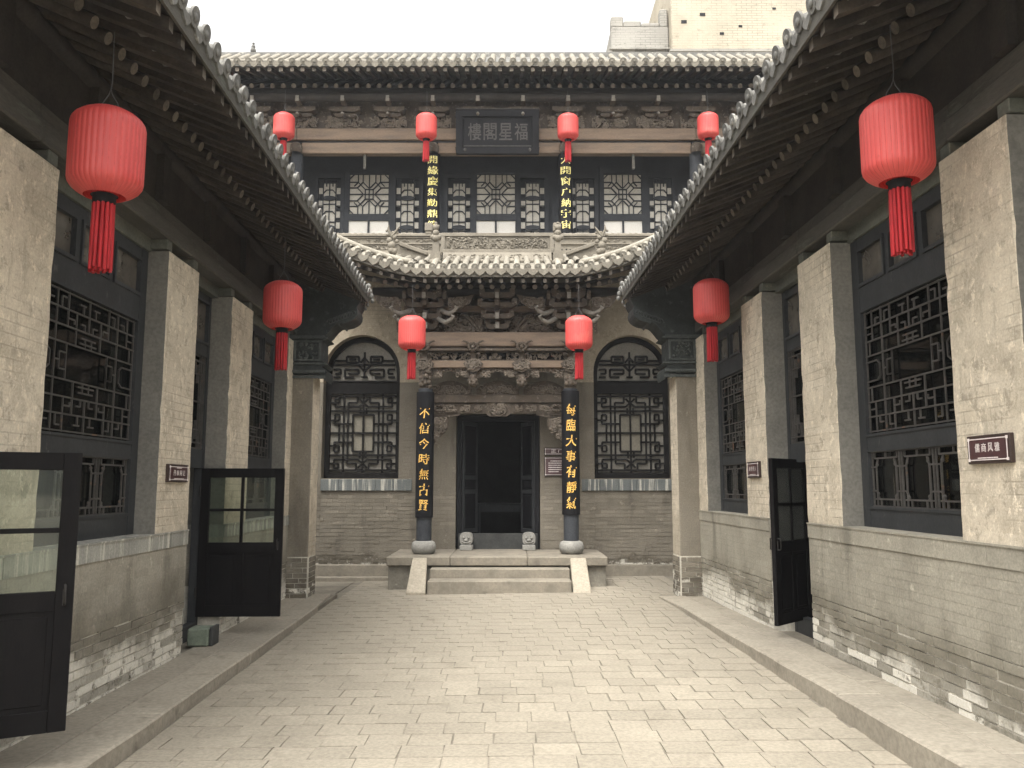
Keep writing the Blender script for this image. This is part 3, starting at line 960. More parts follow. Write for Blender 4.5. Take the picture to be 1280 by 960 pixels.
    # roof boards and tile bed: one thick slab bent at the round rafters' ends, then up to the ridge and down behind
    prof = [(-1.07, 2.738), (-.40, 3.001), (.5, 3.36), (2.2, 4.45), (4.4, 3.3), (4.4, 3.45), (2.2, 4.66), (.5, 3.56), (-.40, 3.14), (-1.07, 2.835)]
    part('roof_slab', MB().prism([(o, z + dz) for o, z in prof], s_start - .05, s_end + .05, lambda a, b, c: SR(a, c, b)), 'eave', hall)
    part('fascia', MB().box(-1.09, -1.0705, s_start, s_end + .05, 2.715 + dz, 2.83 + dz, SR), 'beam', hall)
    # tiles: barrel tiles with round end discs, pointed drip tiles between
    pt = .215
    barrel = MB()
    arc = [(.062 * math.cos(math.pi * k / 8), .062 * math.sin(math.pi * k / 8)) for k in range(9)]
    slope = ((-1.10, 2.845), (-.40, 3.15), (-.40, 3.15))
    def shell(mb, o0, z0, o1, z1):
        vs = []
        for o, z in ((o0, z0), (o1, z1)):
            vs += [SR(o, x, z + y + dz) for x, y in arc]
        n9 = len(arc)
        mb.add(vs, [(i, i + 1, i + 1 + n9, i + n9) for i in range(n9 - 1)], True)
        mb.add([SR(o0, x, z0 + y + dz) for x, y in arc], [tuple(range(n9))], False)
    shell(barrel, -1.10, 2.85, -.72, 3.008)
    barrel.path([SR(-1.118, 0, 2.868 + dz), SR(-1.10, 0, 2.872 + dz)], .066, 14)
    barrel.blob(SR(-1.118, 0, 2.868 + dz), .012, .035, .035, 8, 4)
    bme2 = barrel.mesh('eave_tile', 'tile')
    drip = MB()
    dp = [(-.072, .03), (-.036, .012), (0, .006), (.036, .012), (.072, .03), (.07, -.01), (.045, -.045), (0, -.075), (-.045, -.045), (-.07, -.01)]
    drip.prism([(x, z + 2.835 + dz) for x, z in dp], -1.105, -1.09, lambda a, b, c: SR(c, a, b))
    drip.box(-1.09, -.72, -.06, .06, 2.825 + dz, 2.845 + dz, SR)
    dme = drip.mesh('drip_tile', 'tile')
    rows = MB()
    s = s_start + .1
    while s < s_end + .05:
        inst('eave_tile', bme2, hall, (0, s + R.uniform(-.01, .01), R.uniform(-.006, .006)))
        if s + pt / 2 < s_end + .05:
            inst('drip_tile', dme, hall, (0, s + pt / 2 + R.uniform(-.008, .008), R.uniform(-.006, .006)))
        for o0, z0, o1, z1 in ((-.72, 3.012, -.40, 3.145), (-.40, 3.145, .5, 3.57), (.5, 3.57, 2.2, 4.67)):
            vs = []
            for o, z in ((o0, z0), (o1, z1)):
                vs += [SR(o, s + x, z + y + dz) for x, y in arc]
            rows.add(vs, [(i, i + 1, i + 10, i + 9) for i in range(8)], True)
        s += pt
    part('tile_rows', rows, 'tile', hall, kind='stuff')
    part('roof_ridge', MB().box(2.12, 2.28, s_start, s_end + .05, 4.62 + dz, 4.95 + dz, SR), 'tile', hall)

    # closed dark room behind
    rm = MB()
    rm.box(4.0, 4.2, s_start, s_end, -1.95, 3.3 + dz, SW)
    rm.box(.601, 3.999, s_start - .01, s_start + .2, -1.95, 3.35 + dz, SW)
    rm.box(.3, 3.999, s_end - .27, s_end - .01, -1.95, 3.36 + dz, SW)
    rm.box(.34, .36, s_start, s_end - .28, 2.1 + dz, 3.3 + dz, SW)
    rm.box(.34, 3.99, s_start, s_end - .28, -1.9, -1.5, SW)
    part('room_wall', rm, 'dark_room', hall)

    # end pier with its stepped, carved corbel under the eave corner
    s0, s1 = 12.28, 12.78
    ep = MB()
    oi, oo = -.30, .0      # from the court side back to the wall
    zc = 1.59 * KR + dz * .3
    p = [SW(o, s, z) for z in (-1.9, zc) for o, s in ((oi, s0), (oi, s1), (.3, s1), (.3, s0))]
    ep.hexa(p, [0, 0, 1, 0, 0, 0])
    epn = part('end_pier', ep, ['hall_brick', 'plaster'], hall, 0.01)
    for (cx, cz, w, h) in lay([(oi + .004, .16, -1.60, -1.02)], None, '', None, '', .072, .24, 0):
        inst('brick', BRICK['hall_brick'], epn, (sgn * (X + cx), s0 + .02 - R.uniform(0, .008), cz), (0, 0, 0), (w - .010, .06, h - .011))
    for (cx, cz, w, h) in lay([(s0 + .05, s1 - .004, -1.60, -1.02)], None, '', None, '', .072, .24, 0):
        inst('brick', BRICK['hall_brick'], epn, (sgn * (X + oi + .0215 - R.uniform(0, .006)), cx, cz), (0, 0, 0), (.06, w - .010, h - .011))
    part('joint_mortar', MB().box(oi - .0035, .2, s0 - .0035, s1 - .03, -1.62, -1.01, SW), 'salt_mortar', epn)
    cb = MB()
    prof = [(.10, 1.598), (-.455, 1.598), (-.49, 1.575), (-.53, 1.535), (-.545, 1.51), (-.56, 1.56), (-.57, 1.635), (-.55, 1.66), (-.52, 1.69), (-.50, 1.705), (-.535, 1.715), (-.575, 1.742),
            (-.565, 1.752), (-.50, 1.79), (-.484, 1.80), (-.484, 2.09), (-.50, 2.10), (-.565, 2.118), (-.573, 2.128), (-.53, 2.165), (-.56, 2.19), (-.60, 2.245), (-.645, 2.30), (-.69, 2.335), (-.735, 2.345), (-.755, 2.315),
            (-.775, 2.345), (-.815, 2.352), (-.86, 2.362), (-.915, 2.39), (-.96, 2.425), (-.985, 2.47), (-.99, 2.525), (-.975, 2.58), (-1.0, 2.62), (-1.03, 2.69), (-1.03, 2.715), (.10, 3.10)]
    cb.prism([(o, z + dz * .6) for o, z in prof], s0 - .01, s1 + .01, lambda a, b, c: SR(a, c, b))
    cbn = part('carved_corbel', cb, 'corbel', hall)
    # framed niche and mouldings standing proud of the pier's front
    nc = MB()
    zd = dz * .6
    G = lambda a, b, c: SR(a, s0 - .01 + c, b)
    for a0, a1_, b0, b1_, d in ((-.57, .02, 1.74, 1.765, .035), (-.57, .02, 2.118, 2.14, .035), (-.545, .02, 1.62, 1.66, .03), (-.53, .02, 2.145, 2.165, .02), (-.55, .02, 1.54, 1.58, .015),
                                (-.484, -.45, 1.79, 2.09, .022), (-.12, -.085, 1.79, 2.09, .022), (-.449, -.121, 1.79, 1.815, .02), (-.449, -.121, 2.065, 2.09, .02)):
        nc.box(a0, a1_, 0, 0, b0 + zd, b1_ + zd, lambda x, y, z: (0, 0, 0)) if False else nc.hexa([G(a, b, c) for b in (b0 + zd, b1_ + zd) for a, c in ((a0, -d), (a1_, -d), (a1_, -.001), (a0, -.001))])
    for k in range(26):
        nc.blob(G(R.uniform(-.43, -.14), R.uniform(1.83, 2.05) + zd, -.006), R.uniform(.012, .03), .016, R.uniform(.015, .035), 6, 4)
    for k in range(9):      # scrolls on the belly of the corbel
        t = k / 8
        cxx, czz = -.60 - .33 * t, 2.36 + .13 * t
        pts = [G(cxx + .05 * math.cos(q * .8) * (1 - q / 11), czz + zd + .05 * math.sin(q * .8) * (1 - q / 11), -.004) for q in range(9)]
        nc.path(pts, .010, 5)
    part('corbel_carving', nc, 'corbel_lit', cbn)
    # ornament tiles at the roof's end corner
    orn = MB()
    for k, (o, z, r) in enumerate(((-1.10, 2.90, .06), (-1.13, 2.83, .05), (-1.09, 2.98, .05), (-1.15, 2.76, .04), (-1.08, 2.70, .035), (-1.05, 2.64, .03))):
        orn.blob(SR(o, s_end + .02, z + dz), r * .8, r, r, 8, 5)
    part('corner_ornament', orn, 'tile', hall)
    return hall, F, SW


WALK_L = lambda s: -1.585
WALK_R = lambda s: -1.452 - 0.0150 * (s - 5.0)
bays_l = dict(pier=[(2.75, 3.6), (4.74, 5.52), (7.47, 8.25), (9.35, 10.16), (11.98, 12.60)], window=[(5.52, 7.47), (10.16, 11.98)], door=[(3.6, 4.74), (8.25, 9.35)],
              low=[(2.75, 3.6), (4.74, 8.25), (9.35, 12.6)])
bays_r = dict(pier=[(2.6, 3.45), (4.65, 5.40), (7.26, 8.06), (9.2, 9.96), (11.82, 12.60)], window=[(5.40, 7.26), (9.96, 11.82)], door=[(3.45, 4.65), (8.06, 9.2)],
              low=[(2.6, 3.45), (4.65, 8.06), (9.2, 12.6)])
XL, XR = 2.95, 3.05
hall_l, FL, SL = side_hall(-1, XL, 0.0, 0, 'left', 'wall_l', bays_l, WALK_L, 'long single-storey hall along the left, two glazed black doors standing open')
hall_r, FR, SR = side_hall(1, XR, 0.06, 0, 'right', 'wall_r', bays_r, WALK_R, 'long single-storey hall along the right with one glazed black door open')


# ------------------------------------------------------------------ walkways with kerb stones
def walkway(name, sgn, X, kx, wf, floor_off, edges, inner):
    SW = lambda o, s, z: (sgn * o, s, z)
    mb = MB()
    for p, q in ((-3.0, 4.0), (4.0, 8.0), (8.0, 12.95)):
        mb.hexa([SW(o, s, z) for up in (0, 1) for o, s, z in ((kx + .02, p, wf(p) - .03 if up else -2.1), (kx + .02, q, wf(q) - .03 if up else -2.1), (X + .35, q, wf(q) - .03 if up else -2.1), (X + .35, p, wf(p) - .03 if up else -2.1))])
    w = struct(name, mb, 'joint', SIDE, (sgn * (kx + .2), 8.0, -1.6))
    mid = kx + .34
    for p, q in zip(edges[:-1], edges[1:]):
        j0, j1 = R.uniform(-.012, .012), R.uniform(-.012, .012)
        e = MB()
        g_ = .003
        nseg = 5
        ss = [p + g_ + (q - p - 2 * g_) * k / nseg for k in range(nseg + 1)]
        off = [R.uniform(-.010, .010) for _ in ss]
        for k in range(nseg):
            s0, s1 = ss[k], ss[k + 1]
            bend0 = .08 * max(0, (s0 - 11.0) / 1.6) if sgn < 0 else -.06 * max(0, (s0 - 11.0) / 1.6)
            bend1 = .08 * max(0, (s1 - 11.0) / 1.6) if sgn < 0 else -.06 * max(0, (s1 - 11.0) / 1.6)
            e.hexa([SW(o, s, z) for up in (0, 1) for o, s, z in (
                (kx + bend0 + j0 * 0 + off[k], s0, wf(s0) if up else -2.0), (kx + bend1 + off[k + 1], s1, wf(s1) if up else -2.0),
                (mid, s1, wf(s1) + .002 if up else -2.0), (mid, s0, wf(s0) + .002 if up else -2.0))])
        part('kerb_stone', e, 'kerb', w, 0.012)
    for p, q in zip(inner[:-1], inner[1:]):
        e = MB()
        d = R.uniform(-.006, .0)
        e.hexa([SW(o, s, z) for up in (0, 1) for o, s, z in ((mid + .006, p + .004, wf(p) + d if up else -2.0), (mid + .006, q - .004, wf(q) + d if up else -2.0), (X + .02, q - .004, wf(q) + d if up else -2.0), (X + .02, p + .004, wf(p) + d if up else -2.0))])
        part('walkway_slab', e, 'kerb', w, 0.005)
    return w


walkway('left_walkway', -1, XL, 2.315, WALK_L, 0, [-2.5, 1.2, 3.0, 4.55, 6.15, 8.3, 10.3, 12.75], [-2.5, 2.0, 4.9, 7.1, 9.4, 12.9])
walkway('right_walkway', 1, XR, 2.475, lambda s: WALK_R(s) - .012, 0, [-2.5, 1.0, 2.7, 4.3, 6.15, 8.0, 10.1, 12.3], [-2.5, 1.0, 2.4, 3.5, 4.1, 4.75, 5.15, 5.9, 6.6, 7.3, 8.2, 9.0, 10.0, 11.2, 12.9])


# ------------------------------------------------------------------ open door leaves (parts of their halls)
def door_leaf(hall, hinge, free, z0, z1, side, glass='glass'):
    """half-glazed leaf between two plan points; four panes over two panels"""
    hx, hy = hinge
    fx, fy = free
    L = math.hypot(fx - hx, fy - hy)
    ux, uy = (fx - hx) / L, (fy - hy) / L
    nx_, ny_ = -uy, ux
    th = .045
    T = lambda a, b, c: (hx + ux * a + nx_ * c, hy + uy * a + ny_ * c, b)
    B = lambda mb, a0, a1, b0, b1, c0, c1: mb.hexa([T(a, b, c) for b in (b0, b1) for a, c in ((a0, c0), (a1, c0), (a1, c1), (a0, c1))])
    H = z1 - z0
    lf = MB()
    st = .095
    zr0, zr1 = z0 + H * .425, z0 + H * .495        # lock rail
    zg1 = z1 - .10
    B(lf, 0, st, z0, z1, -th / 2, th / 2)
    B(lf, L - st, L, z0, z1, -th / 2, th / 2)
    e = .002
    for b0, b1 in ((z0, z0 + .12), (zr0, zr1), (zg1, z1)):
        B(lf, st, L - st, b0, b1, -th / 2 + e, th / 2 - e)
    B(lf, L / 2 - .035, L / 2 + .035, z0 + .12, zr0, -th / 2 + 2 * e, th / 2 - 2 * e)
    B(lf, L / 2 - .015, L / 2 + .015, zr1, zg1, -th / 2 + 2 * e, th / 2 - 2 * e)
    zm = zr1 + (zg1 - zr1) * .5
    B(lf, st, L / 2 - .015, zm - .014, zm + .014, -th / 2 + 3 * e, th / 2 - 3 * e)
    B(lf, L / 2 + .015, L - st, zm - .014, zm + .014, -th / 2 + 3 * e, th / 2 - 3 * e)
    leaf = part('door_leaf', lf, 'door', hall, 0.003)
    for a0, a1 in ((st, L / 2 - .015), (L / 2 + .015, L - st)):
        for b0, b1 in ((zr1, zm - .014), (zm + .014, zg1)):
            mb = MB()
            B(mb, a0 - .005, a1 + .005, b0 - .005, b1 + .005, -.002, .002)
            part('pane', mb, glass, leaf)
    for a0, a1 in ((st, L / 2 - .035), (L / 2 + .035, L - st)):
        mb = MB()
        B(mb, a0 - .004, a1 + .004, z0 + .116, zr0 + .004, -.008, .008)
        B(mb, a0 + .03, a1 - .03, z0 + .15, zr0 - .03, -.014, .014)
        part('panel', mb, 'door', leaf, 0.004)
    for sd in (-1, 1):
        hb = MB()
        B(hb, L - .058, L - .038, zr0 + .03, zr1 + .01, sd * th / 2, sd * (th / 2 + .006))
        hb.path([T(L - .048, zr0 + .035, sd * (th / 2 + .006)), T(L - .048, zr0 + .04, sd * (th / 2 + .035)), T(L - .048, zr1 + .03, sd * (th / 2 + .035)), T(L - .048, zr1 + .035, sd * (th / 2 + .006))], .008, 6)
        part('handle', hb, 'brass', leaf)
    for b in (z0 + .25, z1 - .25):
        hg = MB().path([T(-.008, b - .06, th / 2 * side), T(-.008, b + .06, th / 2 * side)], .011, 8)
        part('hinge', hg, 'brass', leaf)
    return leaf


door_leaf(hall_l, (-3.19, 9.29), (-2.29, 9.30), -1.395, .197, -1)
door_leaf(hall_l, (-3.20, 4.56), (-2.425, 5.00), -1.375, .195, -1)
door_leaf(hall_r, (3.46, 9.15), (2.885, 8.60), -1.405, .292, -1, 'reflection_glass')


# ------------------------------------------------------------------ green stone block by the left door
gs = thing('door_block', 'low green stone block on the left walkway under the open door leaf', 'stone block', SIDE, (-2.93, 8.62, -1.585))
part('block', MB().box(-3.04, -2.83, 8.62, 8.84, -1.585, -1.41), 'green_stone', gs, .015)
part('end_slab', MB().box(-2.825, -2.79, 8.64, 8.84, -1.585, -1.40), 'dark_stone', gs, .006)


# ------------------------------------------------------------------ wall signs
def wall_sign(fn_frame, frame, fn, org, a0, a1, b0, b1, text, label, cat='sign', flip=1, small=None, lines=1, th=.03, tsize=(.62, .30), ty=.56):
    t = thing('wall_sign', label, cat, frame, org)
    mb = MB()
    mb.hexa([fn(a, b, c) for b in (b0, b1) for a, c in ((a0, -th), (a1, -th), (a1, 0), (a0, 0))])
    part('board', mb, 'sign_edge', t, .004)
    w, h = a1 - a0, b1 - b0
    fc = MB()
    m_ = .018
    fc.hexa([fn(a, b, c) for b in (b0 + m_, b1 - m_) for a, c in ((a0 + m_, -th - .003), (a1 - m_, -th - .003), (a1 - m_, -th + .001), (a0 + m_, -th + .001))])
    part('face', fc, 'sign', t)
    bd = MB()
    q = .024
    lw = .006
    for x0, y0, x1, y1 in ((a0 + q, b0 + q, a1 - q, b0 + q), (a0 + q, b1 - q, a1 - q, b1 - q), (a0 + q, b0 + q, a0 + q, b1 - q), (a1 - q, b0 + q, a1 - q, b1 - q)):
        bd.bar(fn, x0, y0, x1, y1, lw, -th - .005, -th - .001)
    for x, y in ((a0 + q, b0 + q), (a1 - q, b0 + q), (a0 + q, b1 - q), (a1 - q, b1 - q)):
        bd.bar(fn, x - .009, y, x + .009, y, .018, -th - .0056, -th - .001)
    part('border', bd, 'sign_ink', t)
    tx = MB()
    n = len(text)
    for k, ch in enumerate(text):
        u = (k + .5) / n if flip > 0 else 1 - (k + .5) / n
        ca = a0 + w * (.5 + (u - .5) * tsize[0])
        add_glyph(tx, ch, fn, ca, b0 + h * ty, w * tsize[0] / n * .72 * flip, h * tsize[1], -th - .0062, 0.012)
    part('lettering', tx, 'sign_ink', t)
    ln = MB()
    def dashes(row_b, u0, u1, hh):
        u = u0
        while u < u1 - .01:
            d = R.uniform(.012, .035)
            v = min(u + d, u1)
            x0, x1 = a0 + w * u, a0 + w * v
            ln.bar(fn, x0, row_b, x1, row_b, hh, -th - .0054, -th - .001)
            u = v + R.choice((.006, .006, .012))
    if lines == 1:
        dashes(b0 + h * .20, .27, .75, h * .035)
    else:
        for k in range(lines):
            dashes(b1 - h * (.22 + .66 * k / lines), .16 if k else .24, .9 if k < lines - 1 else .55, h * .045)
            if k < lines - 1:
                part('print_row', ln, 'sign_ink', t)
                ln = MB()
    if small:
        dashes(b1 - h * .2, .38, .62, h * .05)
    part('small_print', ln, 'sign_ink', t)
    return t


wall_sign(None, SIDE, FR, (XR, 5.01, .23), 4.79, 5.23, .138, .314, "儒商风雅", 'large maroon sign with four white characters on the nearest right pier', flip=-1)
wall_sign(None, SIDE, FR, (XR, 9.6, .19), 9.40, 9.83, .10, .285, "诗书传人", 'small maroon sign on the right pier beyond the open door', flip=-1, tsize=(.62, .30))
wall_sign(None, SIDE, FL, (-XL, 7.87, .12), 7.63, 8.12, .038, .203, "丹枫阁记", 'maroon sign on the left pier just before the open door', flip=1, small=True, ty=.52)


# ------------------------------------------------------------------ carving helpers (END frame)
def carve(mb, fn, a0, a1, b0, b1, d=.03, n=None, r=.010, seed=1, leaf=.5):
    """pierced scroll carving filling a band"""
    q = random.Random(seed)
    w, h = a1 - a0, b1 - b0
    n = n or max(4, int(w * h / .0045))
    for k in range(n):
        ca, cbb = a0 + w * q.random(), b0 + h * q.uniform(.12, .88)
        R0 = min(h * .42, .075) * q.uniform(.55, 1.0)
        ph, dr = q.uniform(0, 6.28), q.choice((-1, 1))
        pts = []
        for i in range(8):
            t = i / 7
            rr_ = R0 * (1 - .8 * t)
            an = ph + dr * t * 5.2
            pa = min(max(ca + rr_ * math.cos(an), a0 + .004), a1 - .004)
            pb = min(max(cbb + rr_ * math.sin(an), b0 + .004), b1 - .004)
            pts.append(fn(pa, pb, -d * q.uniform(.3, .5) - .25 * d * t))
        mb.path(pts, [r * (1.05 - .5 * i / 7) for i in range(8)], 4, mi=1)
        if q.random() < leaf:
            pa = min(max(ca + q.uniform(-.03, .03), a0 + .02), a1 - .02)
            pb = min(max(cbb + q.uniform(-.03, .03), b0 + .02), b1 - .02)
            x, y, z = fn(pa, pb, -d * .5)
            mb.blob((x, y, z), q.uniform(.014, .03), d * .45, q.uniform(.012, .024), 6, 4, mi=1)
    return mb


def scallop(x0, x1, ztop, zlow, zmid, n=10, notch=.012):
    """polygon: straight top, lower edge arching up in the middle in small lobes"""
    pts = [(x0, ztop)]
    low = []
    for i in range(n * 4 + 1):
        t = i / (n * 4)
        arch = math.sin(math.pi * t) ** .7
        z = zlow + (zmid - zlow) * arch - notch * abs(math.sin(math.pi * t * n))
        low.append((x0 + (x1 - x0) * t, z))
    return pts + low + [(x1, ztop)]


XC = -.262                # axis of the end hall

# ------------------------------------------------------------------ the two-storey end hall
hallX = thing('end_hall', 'two-storey timber and brick hall closing the far end of the court', 'building', END, (XC, 16.5, -1.62))
YW = 15.2
fw = FE(YW)
WL = (-3.47, -2.065, -2.7675)       # left window x0, x1, centre
WR = (1.502, 2.905, 2.2035)
ZB, ZSP = .144, 2.085
RA = .7025


def arch_pts(c, r, z, n=20, rev=False):
    p = [(c + r * math.cos(math.pi * i / n), z + r * math.sin(math.pi * i / n)) for i in range(n + 1)]
    return p[::-1] if rev else p


wm = MB()
TW = .55
# plain brick parts of the wall core (bricks stand in front of it)
for x0, x1, z0, z1 in ((-7.5, WL[0], -1.75, 1.9), (WL[1], -1.02, -1.75, 1.9), (.51, WR[0], -1.75, 1.9), (WR[1], 7.2, -1.75, 1.9), (WL[0], WL[1], -1.75, ZB), (WR[0], WR[1], -1.75, ZB), (-1.02, .51, 1.32, 1.9)):
    wm.prism([(x0, z0), (x1, z0), (x1, z1), (x0, z1)], .006, TW, fw)
wallc = part('wall', wm, 'hall_brick', hallX)
for (x0, x1, c) in ((WL[0], WL[1], WL[2]), (WR[0], WR[1], WR[2])):
    # pale plaster over each arched window
    xo0, xo1 = c - RA - .42, c + RA + .36
    up = MB()
    poly = [(xo0, 1.9), (c - RA, 1.9), (c - RA, ZSP)] + arch_pts(c, RA, ZSP, 24, True)[1:] + [(c + RA, 1.9), (xo1, 1.9), (xo1, 4.1), (xo0, 4.1)]
    up.prism(poly, -.004, TW - .002, fw)
    part('arch_wall', up, 'arch_plaster', hallX)
for x0, x1 in ((-7.5, WL[2] - RA - .42), (WL[2] + RA + .36, WR[2] - RA - .42), (WR[2] + RA + .36, 7.2)):
    part('wall_head', MB().prism([(x0, 1.903), (x1, 1.903), (x1, 4.1), (x0, 4.1)], .004, TW - .004, fw), 'hall_brick', hallX)

# facing bricks: 300 large ones singly, the rest joined
rects = [(WL[1] + .004, -1.03, -1.10, 1.9), (.515, WR[0] - .004, -1.10, 1.9), (WL[0], WL[1], -1.36, -.085), (WR[0], WR[1], -1.36, -.085),
         (WL[0] - .6, WL[0] - .004, -1.36, 1.9), (WR[1] + .004, WR[1] + .6, -1.36, 1.9), (WL[1] + .004, -1.95, -1.36, -1.105), (1.5 - .3, WR[0], -1.36, -1.105)]
bl = lay(rects, None, '', None, '', .066, .255, 0)
bl.sort(key=lambda q: (abs(q[1] + .5)))
restb = MB()
for i, (cx, cz, w, h) in enumerate(bl):
    lowz = cz < -.45 + R.uniform(-.3, .25)
    gap = R.uniform(.006, .012) if lowz else .005
    out = R.uniform(-.010, .004) if lowz else R.uniform(-.002, .001)
    if i < 300:
        inst('brick', BRICK['hall_brick'], wallc, (cx, YW + .03 - out, cz), (0, 0, 0), (w - gap, .06, h - gap))
    else:
        restb.box(cx - w / 2 + gap / 2, cx + w / 2 - gap / 2, YW - out, YW + .05, cz - h / 2 + gap / 2, cz + h / 2 - gap / 2)
part('brick', restb, 'hall_brick', wallc, kind='stuff')
# plinth ledges
for x0, x1 in ((-7.4, -2.03), (1.55, 7.1)):
    part('plinth', MB().box(x0, x1, YW - .10, YW + .1, -1.75, -1.385), 'step', hallX, .012)
    part('plinth_foot', MB().box(x0, x1, YW - .28, YW - .101, -1.75, -1.585), 'step', hallX, .012)

# arched windows
for (x0, x1, c) in (WL, WR):
    fr = MB()
    o0, o1 = .22, .31
    # arched outer frame
    ro, ri = RA + .01, RA - .09
    poly = [(c - ro, ZB), (c - ri, ZB)] + [(c - ri, ZSP)] + arch_pts(c, ri, ZSP, 20, True)[1:] + [(c + ri, ZB), (c + ro, ZB), (c + ro, ZSP)] + arch_pts(c, ro, ZSP, 20)[1:]
    n2 = 20
    outer = [(c + ro, ZB)] + arch_pts(c, ro, ZSP, n2) + [(c - ro, ZB)]
    inner = [(c + ri, ZB)] + arch_pts(c, ri, ZSP, n2) + [(c - ri, ZB)]
    for k in range(len(outer) - 1):
        q4 = [outer[k], outer[k + 1], inner[k + 1], inner[k]]
        fr.hexa([fw(a, b, o0) for a, b in q4] + [fw(a, b, o1) for a, b in q4])
    xi0, xi1 = c - ri, c + ri
    zf0, zf1 = ZB + .11, 1.715
    for z0, z1 in ((ZB, zf0), (zf1, 1.93)):
        fr.hexa([fw(a, b, d) for b in (z0, z1) for a, d in ((xi0, o0 + .003), (xi1, o0 + .003), (xi1, o1 - .003), (xi0, o1 - .003))])
    fr.hexa([fw(a, b, d) for b in (1.935, 1.96) for a, d in ((xi0, o0 - .012), (xi1, o0 - .012), (xi1, o1 - .01), (xi0, o1 - .01))])
    win = part('arched_window', fr, 'black_lattice', hallX)
    part('lattice', lattice_mb(ARCH_LATTICE, fw, xi0 + .005, xi1 - .005, zf0, zf1, .032, o0 + .025, o0 + .06), 'black_lattice', win)
    segs = []
    fl = MB()
    for (u0, v0, u1, v1) in FAN_LATTICE:
        a0, a1 = c + (u0 - .5) * 2 * RA, c + (u1 - .5) * 2 * RA
        b0, b1 = 1.965 + v0 * .80, 1.965 + v1 * .80
        fl.bar(fw, a0, b0, a1, b1, .034, o0 + .025, o0 + .06)
    part('fan_lattice', fl, 'black_lattice', win)
    bk = MB()
    pol = [(c - ri, 1.94)] + [(c - ri, ZSP)] + arch_pts(c, ri, ZSP, 16, True)[1:] + [(c + ri, 1.94)]
    bk.prism(pol, o0 + .075, o0 + .08, fw)
    part('fan_backing', bk, 'grey_paper', win)
    part('pane_backing', MB().box(xi0, xi1, YW + o0 + .075, YW + o0 + .08, zf0, zf1), 'grey_paper', win)
    wq, hq = (xi1 - xi0) * 125 / 396, (zf1 - zf0) * 225 / 488
    zc_ = zf0 + (zf1 - zf0) * .5
    for sx in (-1, 1):
        for sz in (-1, 1):
            part('pane', MB().box(min(c + sx * .012, c + sx * wq / 2), max(c + sx * .012, c + sx * wq / 2), YW + o0 + .066, YW + o0 + .072, min(zc_ + sz * .012, zc_ + sz * hq / 2), max(zc_ + sz * .012, zc_ + sz * hq / 2)), 'tan_paper', win)
    s0, s1 = (-3.47, -1.81) if c < 0 else (1.262, 2.92)
    n = 5
    for k in range(n):
        p, q = s0 + (s1 - s0) * k / n, s0 + (s1 - s0) * (k + 1) / n
        part('sill_stone', MB().box(p + .002, q - .002, YW - .035, YW + .17, -.078, .128 + .0), 'sill', win, .006)

# doorway: frame, open leaves, threshold, dark room with a table
dr = MB()
dx0, dx1, dzb, dzt = -1.005, .497, -.845, 1.30
dr.box(dx0, dx0 + .08, YW + .10, YW + .30, -1.12, dzt)
dr.box(dx1 - .08, dx1, YW + .10, YW + .30, -1.12, dzt)
dr.box(dx0 + .08, dx1 - .08, YW + .103, YW + .297, dzt - .1, dzt)
part('door_frame', dr, 'black', hallX, .005)
part('threshold', MB().box(dx0 + .03, dx1 - .03, YW + .04, YW + .13, -1.13, dzb), 'dark_stone', hallX, .01)
for hx, fx, fy in ((dx0 + .085, -.665, YW + .66), (dx1 - .085, .185, YW + .66)):
    L = math.hypot(fx - hx, fy - YW - .2)
    ux, uy = (fx - hx) / L, (fy - YW - .2) / L
    T = lambda a, b, c: (hx + ux * a - uy * c, YW + .2 + uy * a + ux * c, b)
    B = lambda mb, a0, a1, b0, b1, c0, c1: mb.hexa([T(a, b, c) for b in (b0, b1) for a, c in ((a0, c0), (a1, c0), (a1, c1), (a0, c1))])
    lf = MB()
    for a0, a1, b0, b1 in ((0, .06, dzb, 1.2), (L - .06, L, dzb, 1.2), (.06, L - .06, dzb, dzb + .07), (.06, L - .06, -.13, -.06), (.06, L - .06, .13, .2), (.06, L - .06, 1.13, 1.2)):
        B(lf, a0, a1, b0, b1, -.025, .025)
    leaf = part('door_leaf', lf, 'frame', hallX, .004)
    for b0, b1 in ((dzb + .07, -.13), (-.06, .13), (.2, 1.13)):
        p = MB()
        B(p, .055, L - .055, b0, b1, -.008, .008)
        B(p, .10, L - .10, b0 + .04, b1 - .04, -.018, .018)
        part('panel', p, 'black', leaf, .004)
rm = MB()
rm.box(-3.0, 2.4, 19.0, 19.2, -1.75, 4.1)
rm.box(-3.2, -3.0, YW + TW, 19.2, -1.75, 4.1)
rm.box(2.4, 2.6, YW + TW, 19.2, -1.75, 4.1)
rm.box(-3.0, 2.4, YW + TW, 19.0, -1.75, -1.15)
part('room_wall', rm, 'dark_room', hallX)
tb = thing('altar_table', 'dark wooden table dimly seen inside the doorway', 'table', END, (-.2, 17.6, -1.15))
part('table_top', MB().box(-.75, .35, 17.35, 17.9, -.40, -.35), 'frame', tb, .005)
for x in (-.7, .3):
    for yy in (17.4, 17.85):
        part('leg', MB().box(x - .03, x + .03, yy - .03, yy + .03, -1.15, -.40), 'frame', tb)
part('apron', MB().box(-.66, .26, 17.37, 17.40, -.52, -.405), 'frame', tb)

# upper floor slab
part('floor_slab', MB().box(-7.2, 6.7, 14.72, 21.0, 4.103, 4.26), 'step', hallX)

